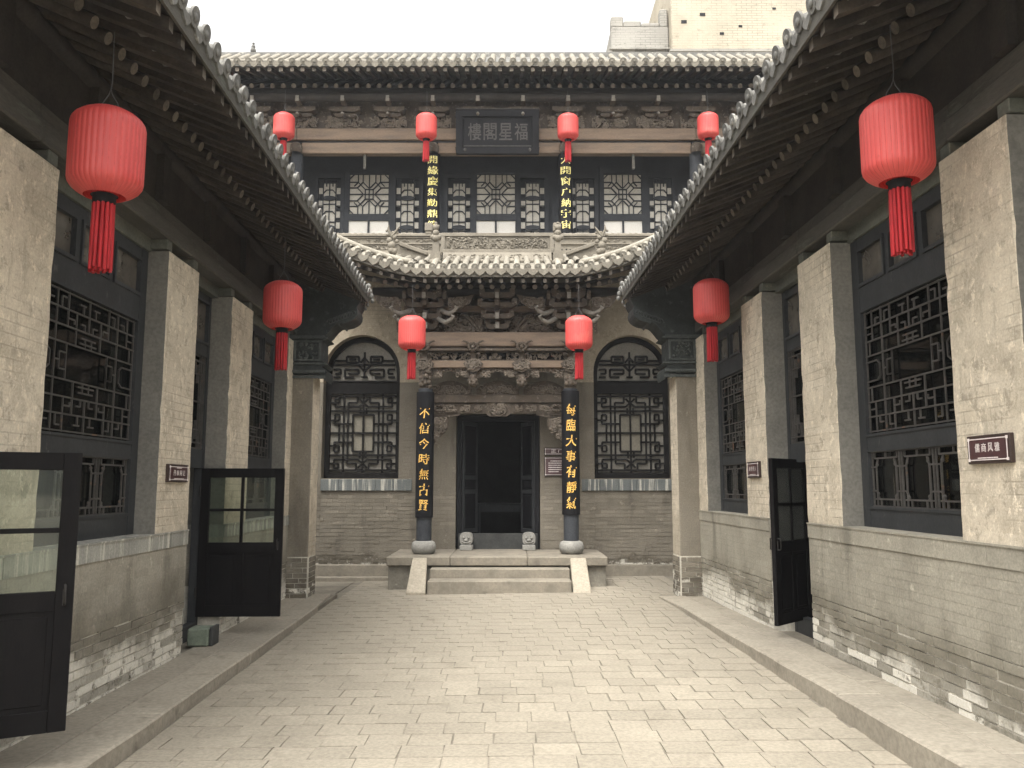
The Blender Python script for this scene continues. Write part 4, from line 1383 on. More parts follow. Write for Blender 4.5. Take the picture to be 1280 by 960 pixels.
# balcony wall of carved brick
YB = 15.5
fb = FE(YB)
bw = MB()
bw.box(-7.0, 6.5, YB, YB + .18, 4.262, 4.755)
bw.box(-7.0, 6.5, YB - .05, YB + .2, 4.758, 4.79)
bw.box(-7.0, 6.5, YB - .03, YB - .001, 4.60, 4.625)
bw.box(-7.0, 6.5, YB - .03, YB - .001, 4.725, 4.745)
bal = part('balcony_wall', bw, 'parapet', hallX)
bead = MB().path([(-7.0, YB + .07, 4.80), (6.5, YB + .07, 4.80)], .045, 8)
x = -4.3
while x < 3.8:
    bead.path([(x, YB + .07, 4.80), (x + .045, YB + .07, 4.80)], .053, 8)
    x += .115
part('cap_roll', bead, 'parapet', bal)
cv = MB()
x = -4.2
k = 0
while x < 3.7:
    if not (-1.5 < x < .9):
        carve(cv, fb, x + .04, x + .40, 4.637, 4.715, .02, 9, .007, 40 + k)
        carve(cv, fb, x + .02, x + .44, 4.33, 4.59, .03, 26, .009, 80 + k)
    x += .46
    k += 1
part('carved_band', cv, 'parapet', bal)
dk = MB()
for x in [(-4.2 + .092 * i) for i in range(86)]:
    if not (-1.5 < x < .9):
        for zz in (4.40, 4.51):
            dk.blob((x + R.uniform(-.02, .02), YB + .001, zz + R.uniform(-.02, .02)), .022, .004, .018, 6, 4)
part('piercing_shade', dk, 'black_lattice', bal, kind='stuff')  # dark of the pierced openings, laid on as black spots
for x in (-1.60, .325 + .58 - .04):
    pp = MB()
    pp.box(x - .06, x + .06, YB - .02, YB + .12, 4.80, 4.86).box(x - .075, x + .075, YB - .03, YB + .13, 4.863, 5.03)
    part('balcony_post', pp, 'parapet', hallX, .015)

# upper storey: columns, beams, partition with lattice windows
YU = 17.0
UC = (-4.57, -1.675, 1.135, 3.906)
for x in UC:
    part('upper_column', MB().lathe([(.128, 4.26), (.128, 7.1)], x, YU, 18), 'upper_wood', hallX)
    cpm = MB().lathe([(0, 7.22), (.09, 7.21), (.13, 7.16), (.13, 7.05), (.12, 7.0)], x, YU - .12, 14)
    part('column_head', cpm, 'carved', hallX)
bb = MB()
ed = (-7.2,) + UC + (6.6,)
for p, q in zip(ed[:-1], ed[1:]):
    part('lower_beam', MB().box(p + .10, q - .10, YU - .09, YU + .09, 7.01, 7.25), 'beam_brown', hallX, .012)
    part('upper_beam', MB().box(p + .004, q - .004, YU - .14, YU + .14, 7.29, 7.545), 'beam_brown', hallX, .012)
part('beam_gap', MB().box(-7.2, 6.6, YU - .07, YU + .07, 7.251, 7.289), 'upper_wood', hallX)
# small hanging sticks under the lower beam
for x in (-3.13, 2.58):
    part('hanging_peg', MB().box(x - .028, x + .028, YU - .03, YU + .03, 6.70, 7.009), 'beam', hallX)
# frieze: back board, carved panels, bracket arms with pale noses
part('frieze_board', MB().box(-7.2, 6.6, YU + .02, YU + .08, 7.55, 8.5), 'carved', hallX)
fz = FE(YU - .06)
q = 0
x = -3.55 - .945 * 3.5 - .44 - .5
while x < 6.0:
    c_ = MB()
    carve(c_, fz, x + .05, x + .83, 7.56, 7.84, .07, 60, .017, 300 + q)
    tri = [(x + .20, 7.555), (x + .44, 7.83), (x + .68, 7.555)]
    c_.prism(tri, -.02, .0, fz)
    part('carved_panel', c_, 'carved', hallX)
    x += .945
    q += 1
x = -3.55 - .945 * 4
q = 0
while x < 6.4:
    b_ = MB()
    b_.hexa([fz(a, b, c) for b in (7.70, 7.75) for a, c in ((x - .05, -.08), (x + .05, -.08), (x + .05, .07), (x - .05, .07))])
    for ww, z0, z1, cc in ((.24, 7.79, 7.87, -.10), (.32, 7.885, 8.0, -.16)):
        b_.prism([(x - ww, z1), (x - ww, z0 + .03), (x - ww * .7, z0), (x + ww * .7, z0), (x + ww, z0 + .03), (x + ww, z1)], cc, .06, fz)
    b_.path([fz(x, 7.80, -.05), fz(x, 7.80, -.22), fz(x, 7.74, -.34), fz(x, 7.70, -.40)], [.045, .042, .036, .02], 6)
    b_.box(x - .05, x + .05, YU - .45, YU + .0, 8.003, 8.06)
    br = part('bracket', b_, 'carved', hallX)
    tip = MB().blob(fz(x, 7.745, -.36), .035, .05, .03, 7, 5).box(x - .035, x + .035, YU - .47, YU - .4505, 8.0, 8.12)
    part('bracket_nose', tip, 'carved_pale', br)
    x += .945
    q += 1
part('eaves_purlin', MB().path([(-7.2, YU - .36, 8.12), (6.6, YU - .36, 8.12)], .09, 10).path([(-7.2, YU, 8.42), (6.6, YU, 8.42)], .09, 10), 'eave', hallX)
# upper roof: round rafters, flying rafters, slab, tiles
rme = MB().path([(0, 16.48, 8.30), (0, 18.2, 9.30)], .05, 8)
rme.m[8] = 1
rme = rme.mesh('rafter', ['rafter', 'rafter_end'])
fme = MB().hexa([(a, b, c) for a, b, c in ((-.038, 15.93, 8.335), (.038, 15.93, 8.335), (.038, 16.9, 8.66), (-.038, 16.9, 8.66), (-.038, 15.93, 8.42), (.038, 15.93, 8.42), (.038, 16.9, 8.745), (-.038, 16.9, 8.745))], [0, 0, 1, 0, 0, 0]).mesh('flying_rafter', ['rafter', 'rafter_end'])
x = -7.0
while x < 6.5:
    inst('rafter', rme, hallX, (x + R.uniform(-.01, .01), 0, 0))
    inst('flying_rafter', fme, hallX, (x + .1 + R.uniform(-.01, .01), 0, 0))
    x += .222
prof = [(15.88, 8.424), (16.9, 8.75), (17.9, 9.36), (21.2, 7.8), (21.2, 8.0), (17.9, 9.72), (16.9, 9.02), (15.88, 8.485)]
part('roof_slab', MB().prism(prof, -7.3, 6.7, lambda a, b, c: (c, a, b)), 'tile', hallX)
arc = [(.062 * math.cos(math.pi * k / 8), .062 * math.sin(math.pi * k / 8)) for k in range(9)]


def barrel_tile(name, mat, y0, z0, y1, z1, r=1.0):
    mb = MB()
    vs = []
    for yy, zz in ((y0, z0), (y1, z1)):
        vs += [(x * r, yy, zz + b * r) for x, b in arc]
    mb.add(vs, [(i, i + 1, i + 10, i + 9) for i in range(8)], True)
    return mb


def eave_tile_mesh(mat, r=1.0, dy=.42, dz=.22):
    mb = barrel_tile('', mat, 0, 0, dy, dz, r)
    mb.path([(0, -.012, .012 * r), (0, .012, .018 * r)], .068 * r, 14, mi=1)
    mb.blob((0, -.014, .012 * r), .03 * r, .012, .03 * r, 8, 4, mi=1)
    return mb.mesh('eave_tile', [mat, 'tile_face'])


def drip_tile_mesh(mat, r=1.0, dy=.42, dz=.22):
    dp = [(-.085, .035), (-.043, .012), (0, .005), (.043, .012), (.085, .035), (.082, -.02), (.055, -.055), (0, -.09), (-.055, -.055), (-.082, -.02)]
    mb = MB().prism([(a * r, b * r) for a, b in dp], -.01, .006, lambda a, b, c: (a, c - b * .25, b))
    mb.add([(-.07 * r, 0, .0), (.07 * r, 0, .0), (.07 * r, dy, dz), (-.07 * r, dy, dz)], [(0, 1, 2, 3)])
    return mb.mesh('drip_tile', mat)


et, dt = eave_tile_mesh('tile_pale', 1.0, .5, .26), drip_tile_mesh('tile_pale', 1.0, .5, .26)
rows = MB()
x = -7.1
sp = .2225
while x < 6.6:
    inst('eave_tile', et, hallX, (x + R.uniform(-.006, .006), 15.86, 8.50 + R.uniform(-.005, .005)))
    inst('drip_tile', dt, hallX, (x + sp / 2, 15.865, 8.487 + R.uniform(-.005, .005)))
    for y0, z0, y1, z1 in ((16.36, 8.765, 16.9, 9.05), (16.9, 9.05, 17.9, 9.74)):
        vs = []
        for yy, zz in ((y0, z0), (y1, z1)):
            vs += [(x + a, yy, zz + b) for a, b in arc]
        rows.add(vs, [(i, i + 1, i + 10, i + 9) for i in range(8)], True)
    x += sp
part('tile_rows', rows, 'tile_pale', hallX, kind='stuff')
part('roof_ridge', MB().box(-7.3, 6.7, 17.85, 18.05, 9.55, 9.80), 'tile', hallX)
fn_ = MB()
for zz, rr_ in ((9.86, .07), (9.95, .05), (10.03, .03)):
    fn_.blob((-5.9, 17.9, zz), rr_, rr_, rr_, 8, 5)
part('finial', fn_, 'tile', hallX)

# partition with windows
YP = 18.0
fp = FE(YP)
pt_ = MB().box(-7.2, 6.6, YP + .10, YP + .2, 4.261, 8.9)
part('partition_wall', pt_, 'upper_wood', hallX)
SQ = [(0, 0, 1, 0), (0, 1, 1, 1), (0, 0, 0, 1), (1, 0, 1, 1), (0, .5, .3, .5), (.5, 0, .5, 1), (.3, .5, .7, .5), (.7, .5, 1, .5)] + mirror([
    (0, .2, .22, .2), (.22, 0, .22, .2), (.22, .2, .4, .38), (0, .34, .2, .34), (.34, 0, .34, .2), (.2, .34, .34, .48), (.34, .2, .48, .34), (.4, .38, .5, .38), (.4, .38, .4, .5), (.12, 0, 0, .12),
    (.2, .34, .34, .2), (.22, .2, .12, .3)], True, True)
NAR = mirror([(.22, 0, .22, 1), (.22, .06, .5, .06), (.22, .22, .35, .16), (.35, .16, .5, .16), (.22, .28, .36, .34), (.36, .34, .5, .34), (.22, .42, .5, .42), (.22, .52, .5, .52), (.22, .46, .5, .46), (.22, .60, .36, .64), (.36, .64, .5, .64),
              (.22, .72, .5, .72), (.22, .84, .36, .88), (.36, .88, .5, .88), (.22, .96, .5, .96), (.5, 0, .5, 1), (0, .36, .22, .36), (0, .2, .22, .2), (0, .56, .22, .56), (0, .7, .22, .7), (.36, .92, .36, 1)])
bays = [(-3.96, -3.105, -2.265), (-1.15, -.345, .46), (1.53, 2.405, 3.235)]
bx = [(407, 431, 443, 491, 501, 526), (564, 588, 597, 644, 652, 678), (713, 738, 751, 797, 808, 832)]
K = YP / 1040 / math.cos(rad(7.0)) * 1.016
for (a0, a1, b0, b1, c0, c1) in bx:
    X = lambda p: (p - 640) * K
    n0, n1, s0, s1, m0, m1 = [(p - 640) * .01855 for p in (a0, a1, b0, b1, c0, c1)]
    fr = MB()
    for p, q_, z0, z1 in ((n0 - .12, n1 + .12, 4.27, 7.0), (m0 - .12, m1 + .12, 4.27, 7.0)):
        for x0, x1, y0, y1 in ((p, p + .09, z0, z1), (q_ - .09, q_, z0, z1), (p + .09, q_ - .09, z1 - .12, z1), (p + .09, q_ - .09, z0, z0 + .5)):
            fr.box(x0, x1, YP, YP + .07, y0, y1)
    for x0, x1, y0, y1 in ((s0 - .1, s0, 4.27, 7.15), (s1, s1 + .1, 4.27, 7.15), (s0, s1, 6.985, 7.15), (s0, s1, 5.90, 6.04), (s0, s1, 4.27, 5.3), ((s0 + s1) / 2 - .02, (s0 + s1) / 2 + .02, 5.3, 5.90)):
        fr.box(x0, x1, YP + .005, YP + .075, y0, y1)
    w_ = part('upper_window', fr, 'upper_wood', hallX)
    part('square_lattice', lattice_mb(SQ, fp, s0, s1, 6.045, 6.98, .021, .02, .05), 'upper_wood', w_)
    part('paper', MB().box(s0, s1, YP + .06, YP + .066, 6.04, 6.985), 'paper', w_)
    for p, q_ in ((s0, (s0 + s1) / 2 - .02), ((s0 + s1) / 2 + .02, s1)):
        part('pane', MB().box(p, q_, YP + .05, YP + .056, 5.3, 5.90), 'white_paper', w_)
    for p, q_ in ((n0, n1), (m0, m1)):
        nl = lattice_mb(NAR, fp, p - .03, q_ + .03, 4.80, 6.86, .019, .02, .05)
        cxn = (p + q_) / 2
        for zz in (5.74, 6.42):
            nl.prism([(cxn + (q_ - p) * .36 * math.cos(t * math.pi / 8), zz + .055 * math.sin(t * math.pi / 8)) for t in range(16)], .012, .045, fp)
        part('narrow_lattice', nl, 'upper_wood', w_)
        pp_ = MB()
        pw = (q_ - p)
        pp_.box(p + pw * .16, q_ - pw * .16, YP + .058, YP + .064, 4.78, 6.80)
        for zz in (5.55, 6.05, 6.3, 6.6, 5.8):
            pp_.box(p - .02, p + pw * .15, YP + .058, YP + .064, zz - .07, zz + .07)
            pp_.box(q_ - pw * .15, q_ + .02, YP + .058, YP + .064, zz - .07, zz + .07)
        part('paper', pp_, 'paper', w_)
# torn paper holes; the dark behind is painted as black patches
for x, z in ((.22, 5.62), (.45, 5.60), (1.42, 5.70)):
    hm = MB()
    pts = [(x + R.uniform(.04, .085) * math.cos(t), z + R.uniform(.04, .09) * math.sin(t)) for t in [k * .7 for k in range(9)]]
    hm.prism(pts, .0555, .0575, fp)
    part('torn_hole_shade', hm, 'black', hallX)
gb = MB()
gb.box(-7.2, -7.0, 15.7, 21, -1.75, 9.0).box(6.4, 6.6, 15.7, 21, -1.75, 9.0).box(-7.2, 6.6, 20.9, 21.1, -1.75, 8.0)
part('gable_wall', gb, 'hall_brick', hallX)

# ------------------------------------------------------------------ the porch in front of the doorway
porch = thing('gate_porch', 'carved timber porch with tiled upturned roof over the doorway steps', 'porch', END, (XC, 14.3, -1.12))
YP2 = 14.2
f2 = FE(YP2)
for x in (-1.483, .998):
    part('column', MB().lathe([(.128, -.905), (.130, -.2), (.124, 1.66)], x, YP2, 20), 'upper_wood', porch)
    cbm = MB().lathe([(0, -1.12), (.15, -1.12), (.19, -1.09), (.208, -1.03), (.208, -.985), (.185, -.925), (.14, -.904), (0, -.904)], x, YP2, 24)
    part('column_base', cbm, 'plinth', porch)
    tp = MB()
    for k in range(14):
        a = R.uniform(0, 6.28)
        tp.blob((x + .07 * math.cos(a), YP2 - .06 - .08 * abs(math.sin(a)), R.uniform(1.66, 1.95)), .05, .05, .05, 7, 5)
    tp.box(x - .10, x + .10, YP2 - .1, YP2 + .1, 1.661, 2.0)
    part('column_capital', tp, 'carved', porch)
    # hanging scroll beside the top of the column
carv = lambda n, a0, a1, b0, b1, **k: part(n, carve(MB(), k.pop('f', f2), a0, a1, b0, b1, **k), k.get('mat', 'carved'), porch)
xa, xb = -1.40, .915
# big tie beam under the brackets, small cornice, pierced frieze, segmented brown beam
part('tie_beam', MB().box(-1.62, 1.12, YP2 - .12, YP2 + .1, 2.385, 2.635), 'carved_red', porch, .015)
part('cornice', MB().box(-1.62, 1.12, YP2 - .15, YP2 + .08, 2.305, 2.345).box(-1.55, 1.05, YP2 - .06, YP2 + .06, 2.346, 2.384), 'carved', porch, .006)
part('frieze_back', MB().box(xa, xb, YP2 + .09, YP2 + .11, 2.02, 2.304), 'black_lattice', porch)
posts_x = (-1.5, -.665, .165, 1.0)
for k, (p, q_) in enumerate(zip(posts_x[:-1], posts_x[1:])):
    p0, q0 = p + .06, q_ - .06
    fz_ = carve(MB(), f2, p0, p0 + .20, 2.16, 2.30, .04, 9, .013, 500 + k)
    carve(fz_, f2, q0 - .20, q0, 2.16, 2.30, .04, 9, .013, 520 + k)
    carve(fz_, f2, (p + q_) / 2 - .14, (p + q_) / 2 + .14, 2.175, 2.295, .05, 14, .014, 540 + k)
    fz_.box(p0, q0, YP2 - .03, YP2 + .05, 2.145, 2.165)
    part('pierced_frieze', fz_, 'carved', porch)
    sb = MB()
    for c0, c1, sh in ((-.09, .05, .0),):
        sb.prism([(p + .07, 2.075), (p + .13, 2.14), (q_ - .13, 2.14), (q_ - .07, 2.075), (q_ - .13, 2.02), (p + .13, 2.02)], c0, c1, f2)
    part('segment_beam', sb, 'beam_brown', porch, .008)
    ap = MB()
    ap.prism(scallop(p + .06, q_ - .06, 2.018, 1.83, 1.965, 9, .014), -.02, .012, f2)
    carve(ap, f2, p + .07, p + .30, 1.86, 2.01, .05, 16, .012, 560 + k)
    carve(ap, f2, q_ - .30, q_ - .07, 1.86, 2.01, .05, 16, .012, 580 + k)
    carve(ap, f2, p + .30, q_ - .30, 1.955, 2.015, .05, 8, .010, 590 + k)
    part('scalloped_apron', ap, 'carved', porch)
for k, x in enumerate(posts_x):
    hp = MB()
    hp.box(x - .05, x + .05, YP2 - .07, YP2 + .05, 1.87, 2.345)
    hp.prism([(x - .17, 2.09), (x, 2.20), (x + .17, 2.09), (x + .10, 1.97), (x, 1.93), (x - .10, 1.97)], -.13, -.07, f2)
    carve(hp, FE(YP2 - .13), x - .13, x + .13, 1.98, 2.16, .04, 18, .012, 610 + k)
    hp.lathe([(.0, 1.685), (.05, 1.69), (.082, 1.74), (.082, 1.80), (.06, 1.85), (.075, 1.87), (.05, 1.90)], x, YP2 - .07, 10, flute=.1)
    for j in range(10):
        a = j * .628
        hp.blob((x + .07 * math.cos(a), YP2 - .07 + .07 * math.sin(a), 1.745 + .05 * (j % 2)), .026, .026, .032, 6, 4)
    # flower boss with two horns over the cornice
    for j in range(9):
        a = j * .7
        hp.blob((x + .075 * math.cos(a), YP2 - .17, 2.37 + .055 * math.sin(a)), .034, .03, .03, 6, 4)
    hp.blob((x, YP2 - .20, 2.37), .035, .035, .035, 8, 5)
    for sd in (-1, 1):
        hp.path([f2(x + sd * .06, 2.40, -.16), f2(x + sd * .11, 2.45, -.18), f2(x + sd * .17, 2.47, -.19), f2(x + sd * .19, 2.45, -.2)], [.022, .018, .013, .007], 6)
        hp.path([f2(x + sd * .05, 2.24, -.10), f2(x + sd * .10, 2.27, -.11), f2(x + sd * .12, 2.22, -.12)], [.02, .016, .008], 6)
    part('hanging_post', hp, 'carved', porch)
# rear layer: arched carved panels, plain beam, carved lintel with cartouche, corner brackets
f3 = FE(14.55)
for k, (p, q_) in enumerate(zip(posts_x[:-1], posts_x[1:])):
    rp = MB()
    c = (p + q_) / 2
    w2 = (q_ - p) / 2 - .04
    pol = [(c - w2, 1.60)] + [(c - w2 + 2 * w2 * i / 12, 1.70 + .15 * math.sin(math.pi * i / 12)) for i in range(13)] + [(c + w2, 1.60)]
    rp.prism(pol, 0, .03, f3)
    carve(rp, f3, c - w2 + .03, c + w2 - .03, 1.61, 1.76, .05, 40, .012, 640 + k)
    part('arched_panel', rp, 'carved', porch)
part('lintel_beam', MB().box(xa + .02, xb - .02, 14.50, 14.66, 1.455, 1.598), 'carved', porch, .01)
lt = MB()
low = [(-1.37, 1.452), (-1.37, 1.21), (-1.08, 1.21), (-1.0, 1.23), (-.93, 1.235), (-.90, 1.26), (-.70, 1.265), (-.66, 1.29), (-.50, 1.30), (-.46, 1.27), (-.42, 1.24)]
lowm = [(2 * (-.2425) - a, b) for a, b in low[1:]][::-1]
poly = [low[0]] + low[1:] + lowm + [(2 * (-.2425) + 1.37, 1.452)]
lt.prism(poly, .01, .06, f3)
for a0, a1 in ((-1.20, -.96), (-.92, -.72), (-.68, -.52)):
    for m_ in (0, 1):
        p, q_ = (a0, a1) if not m_ else (2 * (-.2425) - a1, 2 * (-.2425) - a0)
        for z0, z1 in ((1.275, 1.29), (1.42, 1.435)):
            lt.box(p, q_, 14.535, 14.565, z0, z1)
        lt.box(p - .012, p, 14.535, 14.565, 1.275, 1.435).box(q_, q_ + .012, 14.535, 14.565, 1.275, 1.435)
        carve(lt, f3, p + .01, q_ - .01, 1.295, 1.415, .05, 16, .011, int(700 + a0 * 50 + m_))
cx = -.2425
for k in range(18):
    a0, a1 = 2 * math.pi * k / 18, 2 * math.pi * (k + 1) / 18
    lt.path([f3(cx + .155 * math.cos(a0), 1.345 + .12 * math.sin(a0), -.03), f3(cx + .155 * math.cos(a1), 1.345 + .12 * math.sin(a1), -.03)], .016, 5)
lt.prism([(cx - .2, 1.46), (cx - .2, 1.25), (cx - .15, 1.215), (cx + .15, 1.215), (cx + .2, 1.25), (cx + .2, 1.46)], -.02, .01, f3)
carve(lt, FE(14.53), cx - .13, cx + .13, 1.25, 1.44, .05, 26, .012, 720)
for sd in (-1, 1):      # draped rosettes at the ends
    px_ = cx + sd * 1.03
    for j in range(10):
        a = j * .628
        lt.blob(f3(px_ + .085 * math.cos(a), 1.36 + .05 * math.sin(a), -.02), .035, .03, .03, 6, 4)
    for zz in (1.255, 1.285, 1.315):
        lt.box(px_ - .12, px_ + .12, 14.53, 14.56, zz - .009, zz + .006)
part('carved_lintel', lt, 'carved', porch)
for sd in (-1, 1):
    cb = MB()
    x0 = cx + sd * 1.135
    pol = [(x0, 1.208), (x0 - sd * .265, 1.208), (x0 - sd * .27, 1.10), (x0 - sd * .25, 1.0), (x0 - sd * .20, .93), (x0 - sd * .12, .86), (x0 - sd * .04, .78), (x0, .70)]
    cb.prism(pol, .02, .05, f3)
    a0, a1 = min(x0, x0 - sd * .24), max(x0, x0 - sd * .24)
    carve(cb, FE(14.57), a0 + .01, a1 - .01, .93, 1.20, .06, 46, .013, 760 + sd)
    carve(cb, FE(14.57), min(x0, x0 - sd * .12) + .005, max(x0, x0 - sd * .12) - .005, .80, .95, .06, 12, .012, 770 + sd)
    part('corner_bracket', cb, 'carved', porch)

# bracket zone between tie beam and rafters
part('bracket_board', MB().box(-1.85, 1.33, YP2 + .28, YP2 + .34, 2.637, 3.6), 'carved', porch)
part('bracket_beam', MB().box(-1.9, 1.38, YP2 + .12, YP2 + .279, 3.04, 3.15), 'carved_red', porch, .01)
part('bracket_beam', MB().box(-1.9, 1.38, YP2 + .16, YP2 + .278, 2.84, 2.91), 'carved', porch, .01)


part('carved_screen', carve(MB(), FE(YP2 + .27), -1.8, 1.28, 2.65, 3.30, .05, 200, .020, 990), 'carved', porch)


def bracket_set(x, scale, seed):
    b_ = MB()
    for k, (ww, z0, yy) in enumerate(((.20, 2.70, -.02), (.28, 2.86, -.14), (.34, 3.03, -.26), (.30, 3.18, -.36))):
        ww *= scale
        b_.prism([(x - ww, z0 + .085), (x - ww, z0 + .035), (x - ww * .75, z0), (x + ww * .75, z0), (x + ww, z0 + .035), (x + ww, z0 + .085)], yy - .05, yy + .05, f2)
        for t in (-1, 0, 1):
            b_.hexa([f2(x + t * ww * .86 + a, b, yy + c) for b in (z0 + .087, z0 + .15) for a, c in ((-.045, -.055), (.045, -.055), (.045, .055), (-.045, .055))])
        b_.hexa([f2(x + a, b, c) for b in (z0 + .01, z0 + .10) for a, c in ((-.035, yy - .16), (.035, yy - .16), (.035, .25), (-.035, .25))])
    br = part('bracket_set', b_, 'carved', porch)
    for k, (z0, yy) in enumerate(((2.735, -.19), (2.875, -.33), (3.19, -.5))):
        n_ = MB().hexa([f2(x + a, b, yy + c) for b in (z0 - .05, z0 + .05) for a, c in ((-.032, -.03), (.032, -.03), (.032, .02), (-.032, .02))])
        part('bracket_nose', n_, 'carved_pale', br)
    return br


bracket_set(XC + .01, 1.0, 1)
for sd in (-1, 1):
    xk = XC + sd * 1.22
    br = bracket_set(xk, .95, 5 + sd)
    # diagonal noses like curling trunks, both sides
    for dx, z0, ln_ in ((.42, 2.93, .24), (-.42, 2.93, .24), (.36, 2.78, .20), (-.36, 2.78, .20)):
        nz = MB()
        s_ = 1 if dx > 0 else -1
        pts = [f2(xk + dx * .55, z0 + .10, -.12), f2(xk + dx * .8, z0 + .02, -.26), f2(xk + dx, z0 - .03, -.38), f2(xk + dx + s_ * .09, z0 + .0, -.46), f2(xk + dx + s_ * .14, z0 + .055, -.5), f2(xk + dx + s_ * .10, z0 + .075, -.5)]
        nz.path(pts, [.045, .042, .038, .032, .028, .02], 7)
        part('curled_nose', nz, 'carved_pale', br)
    # small pale square ends in a row above
    for j in range(5):
        xx = xk - .34 + j * .17
        e_ = MB().hexa([f2(xx + a, b, c) for b in (3.14, 3.25) for a, c in ((-.03, -.46), (.03, -.46), (.03, .2), (-.03, .2))])
        e_.blob(f2(xx, 3.26, -.45), .035, .035, .035, 7, 5)
        part('beam_end', e_, 'carved', br)
    # carved wing boards either side
    for ds, ln_ in ((1, .44), (-1, .48)):
        wg = MB()
        x0 = xk + ds * .40
        pol = [(x0, 3.16), (x0 + ds * ln_, 3.24), (x0 + ds * ln_ * .85, 3.10), (x0 + ds * ln_ * .5, 3.0), (x0, 2.96)]
        wg.prism(pol, -.34, -.29, f2)
        carve(wg, FE(YP2 - .34), min(x0, x0 + ds * ln_ * .75), max(x0, x0 + ds * ln_ * .75), 3.02, 3.19, .04, 26, .012, 800 + sd * 7 + ds)
        part('wing_board', wg, 'carved', br)
# carved infill between the bracket sets
for k, (p, q_) in enumerate(((XC - .92, XC - .25), (XC + .25, XC + .92), (XC - 1.75, XC - 1.5), (XC + 1.5, XC + 1.75))):
    cv_ = carve(MB(), FE(YP2 + .15), p, q_, 2.65, 2.98, .07, 80 if k < 2 else 24, .017, 830 + k)
    part('bracket_infill', cv_, 'carved', porch)
    if k < 2:
        s_ = 1 if k else -1
        cv2 = MB()
        cv2.path([FE(YP2 + .15)(XC + s_ * .27, 2.66, 0), FE(YP2 + .1)(XC + s_ * .40, 2.80, -.02), FE(YP2 + .1)(XC + s_ * .50, 2.93, -.03), FE(YP2 + .1)(XC + s_ * .62, 2.98, -.04), FE(YP2 + .1)(XC + s_ * .66, 2.92, -.05)], [.03, .035, .035, .03, .015], 6)
        part('bracket_brace', cv2, 'carved', porch)
part('eaves_purlin', MB().path([(-2.4, YP2 - .12, 3.34), (1.9, YP2 - .12, 3.34)], .075, 10).box(-2.4, 1.9, YP2 - .05, YP2 + .28, 3.30, 3.36), 'eave', porch)

# porch roof with upturned ends
def eave(x):
    t = max(0.0, abs(x - XC) - 1.2)
    return .33 * (t / 1.25) ** 1.55, .10 * (t / 1.25) ** 2        # rise, sweep forward


X0, X1 = XC - 3.0, XC + 3.0
YE = 13.2
ZE = 3.47
slab = MB()
n = 40
for i in range(n):
    xa_, xb_ = X0 + (X1 - X0) * i / n, X0 + (X1 - X0) * (i + 1) / n
    (ra, fa), (rb, fb_) = eave(xa_), eave(xb_)
    slab.hexa([(xa_, YE - fa, ZE - .035 + ra), (xb_, YE - fb_, ZE - .035 + rb), (xb_, 14.75, 4.06 + rb * .2), (xa_, 14.75, 4.06 + ra * .2),
               (xa_, YE - fa, ZE + .03 + ra), (xb_, YE - fb_, ZE + .03 + rb), (xb_, 14.75, 4.11 + rb * .2), (xa_, 14.75, 4.11 + ra * .2)])
part('roof_slab', slab, 'tile_pale', porch)
lm = MB()
for i in range(n):
    xa_, xb_ = X0 + (X1 - X0) * i / n, X0 + (X1 - X0) * (i + 1) / n
    (ra, fa), (rb, fb_) = eave(xa_), eave(xb_)
    lm.hexa([(xa_, YE - fa + .02, ZE - .085 + ra), (xb_, YE - fb_ + .02, ZE - .085 + rb), (xb_, YE - fb_ + .06, ZE - .085 + rb), (xa_, YE - fa + .06, ZE - .085 + ra),
             (xa_, YE - fa + .02, ZE - .04 + ra), (xb_, YE - fb_ + .02, ZE - .04 + rb), (xb_, YE - fb_ + .06, ZE - .04 + rb), (xa_, YE - fa + .06, ZE - .04 + ra)])
part('eave_strip', lm, 'tile_face', porch)
et2, dt2 = eave_tile_mesh('tile_pale', .84, .45, .21), drip_tile_mesh('tile_pale', 1.08, .45, .21)
sp = .172
k = -17
while k <= 17:
    x = XC + k * sp
    r_, f_ = eave(x)
    inst('eave_tile', et2, porch, (x + R.uniform(-.006, .006), YE - f_ - .01, ZE + .06 + r_ + R.uniform(-.005, .005)), (0, 0, -.10 * (x - XC) if abs(x - XC) > 1.2 else 0))
    xd = x + sp / 2
    r_, f_ = eave(xd)
    inst('drip_tile', dt2, porch, (xd, YE - f_ - .03, ZE + .025 + r_ + R.uniform(-.005, .005)), (0, math.atan(-.26 * (1 if xd > XC else -1) * max(0, abs(xd - XC) - 1.2)), 0))
    k += 1
rows = MB()
k = -17
arc2 = [(.05 * math.cos(math.pi * j / 6), .05 * math.sin(math.pi * j / 6)) for j in range(7)]
while k <= 17:
    x = XC + k * sp
    r_, f_ = eave(x)
    vs = []
    for yy, zz in ((YE + .42, ZE + .262 + r_ * .75), (14.7, 4.14 + r_ * .2)):
        vs += [(x + a, yy, zz + b) for a, b in arc2]
    rows.add(vs, [(j, j + 1, j + 8, j + 7) for j in range(6)], True)
    k += 1
part('tile_rows', rows, 'tile_pale', porch, kind='stuff')
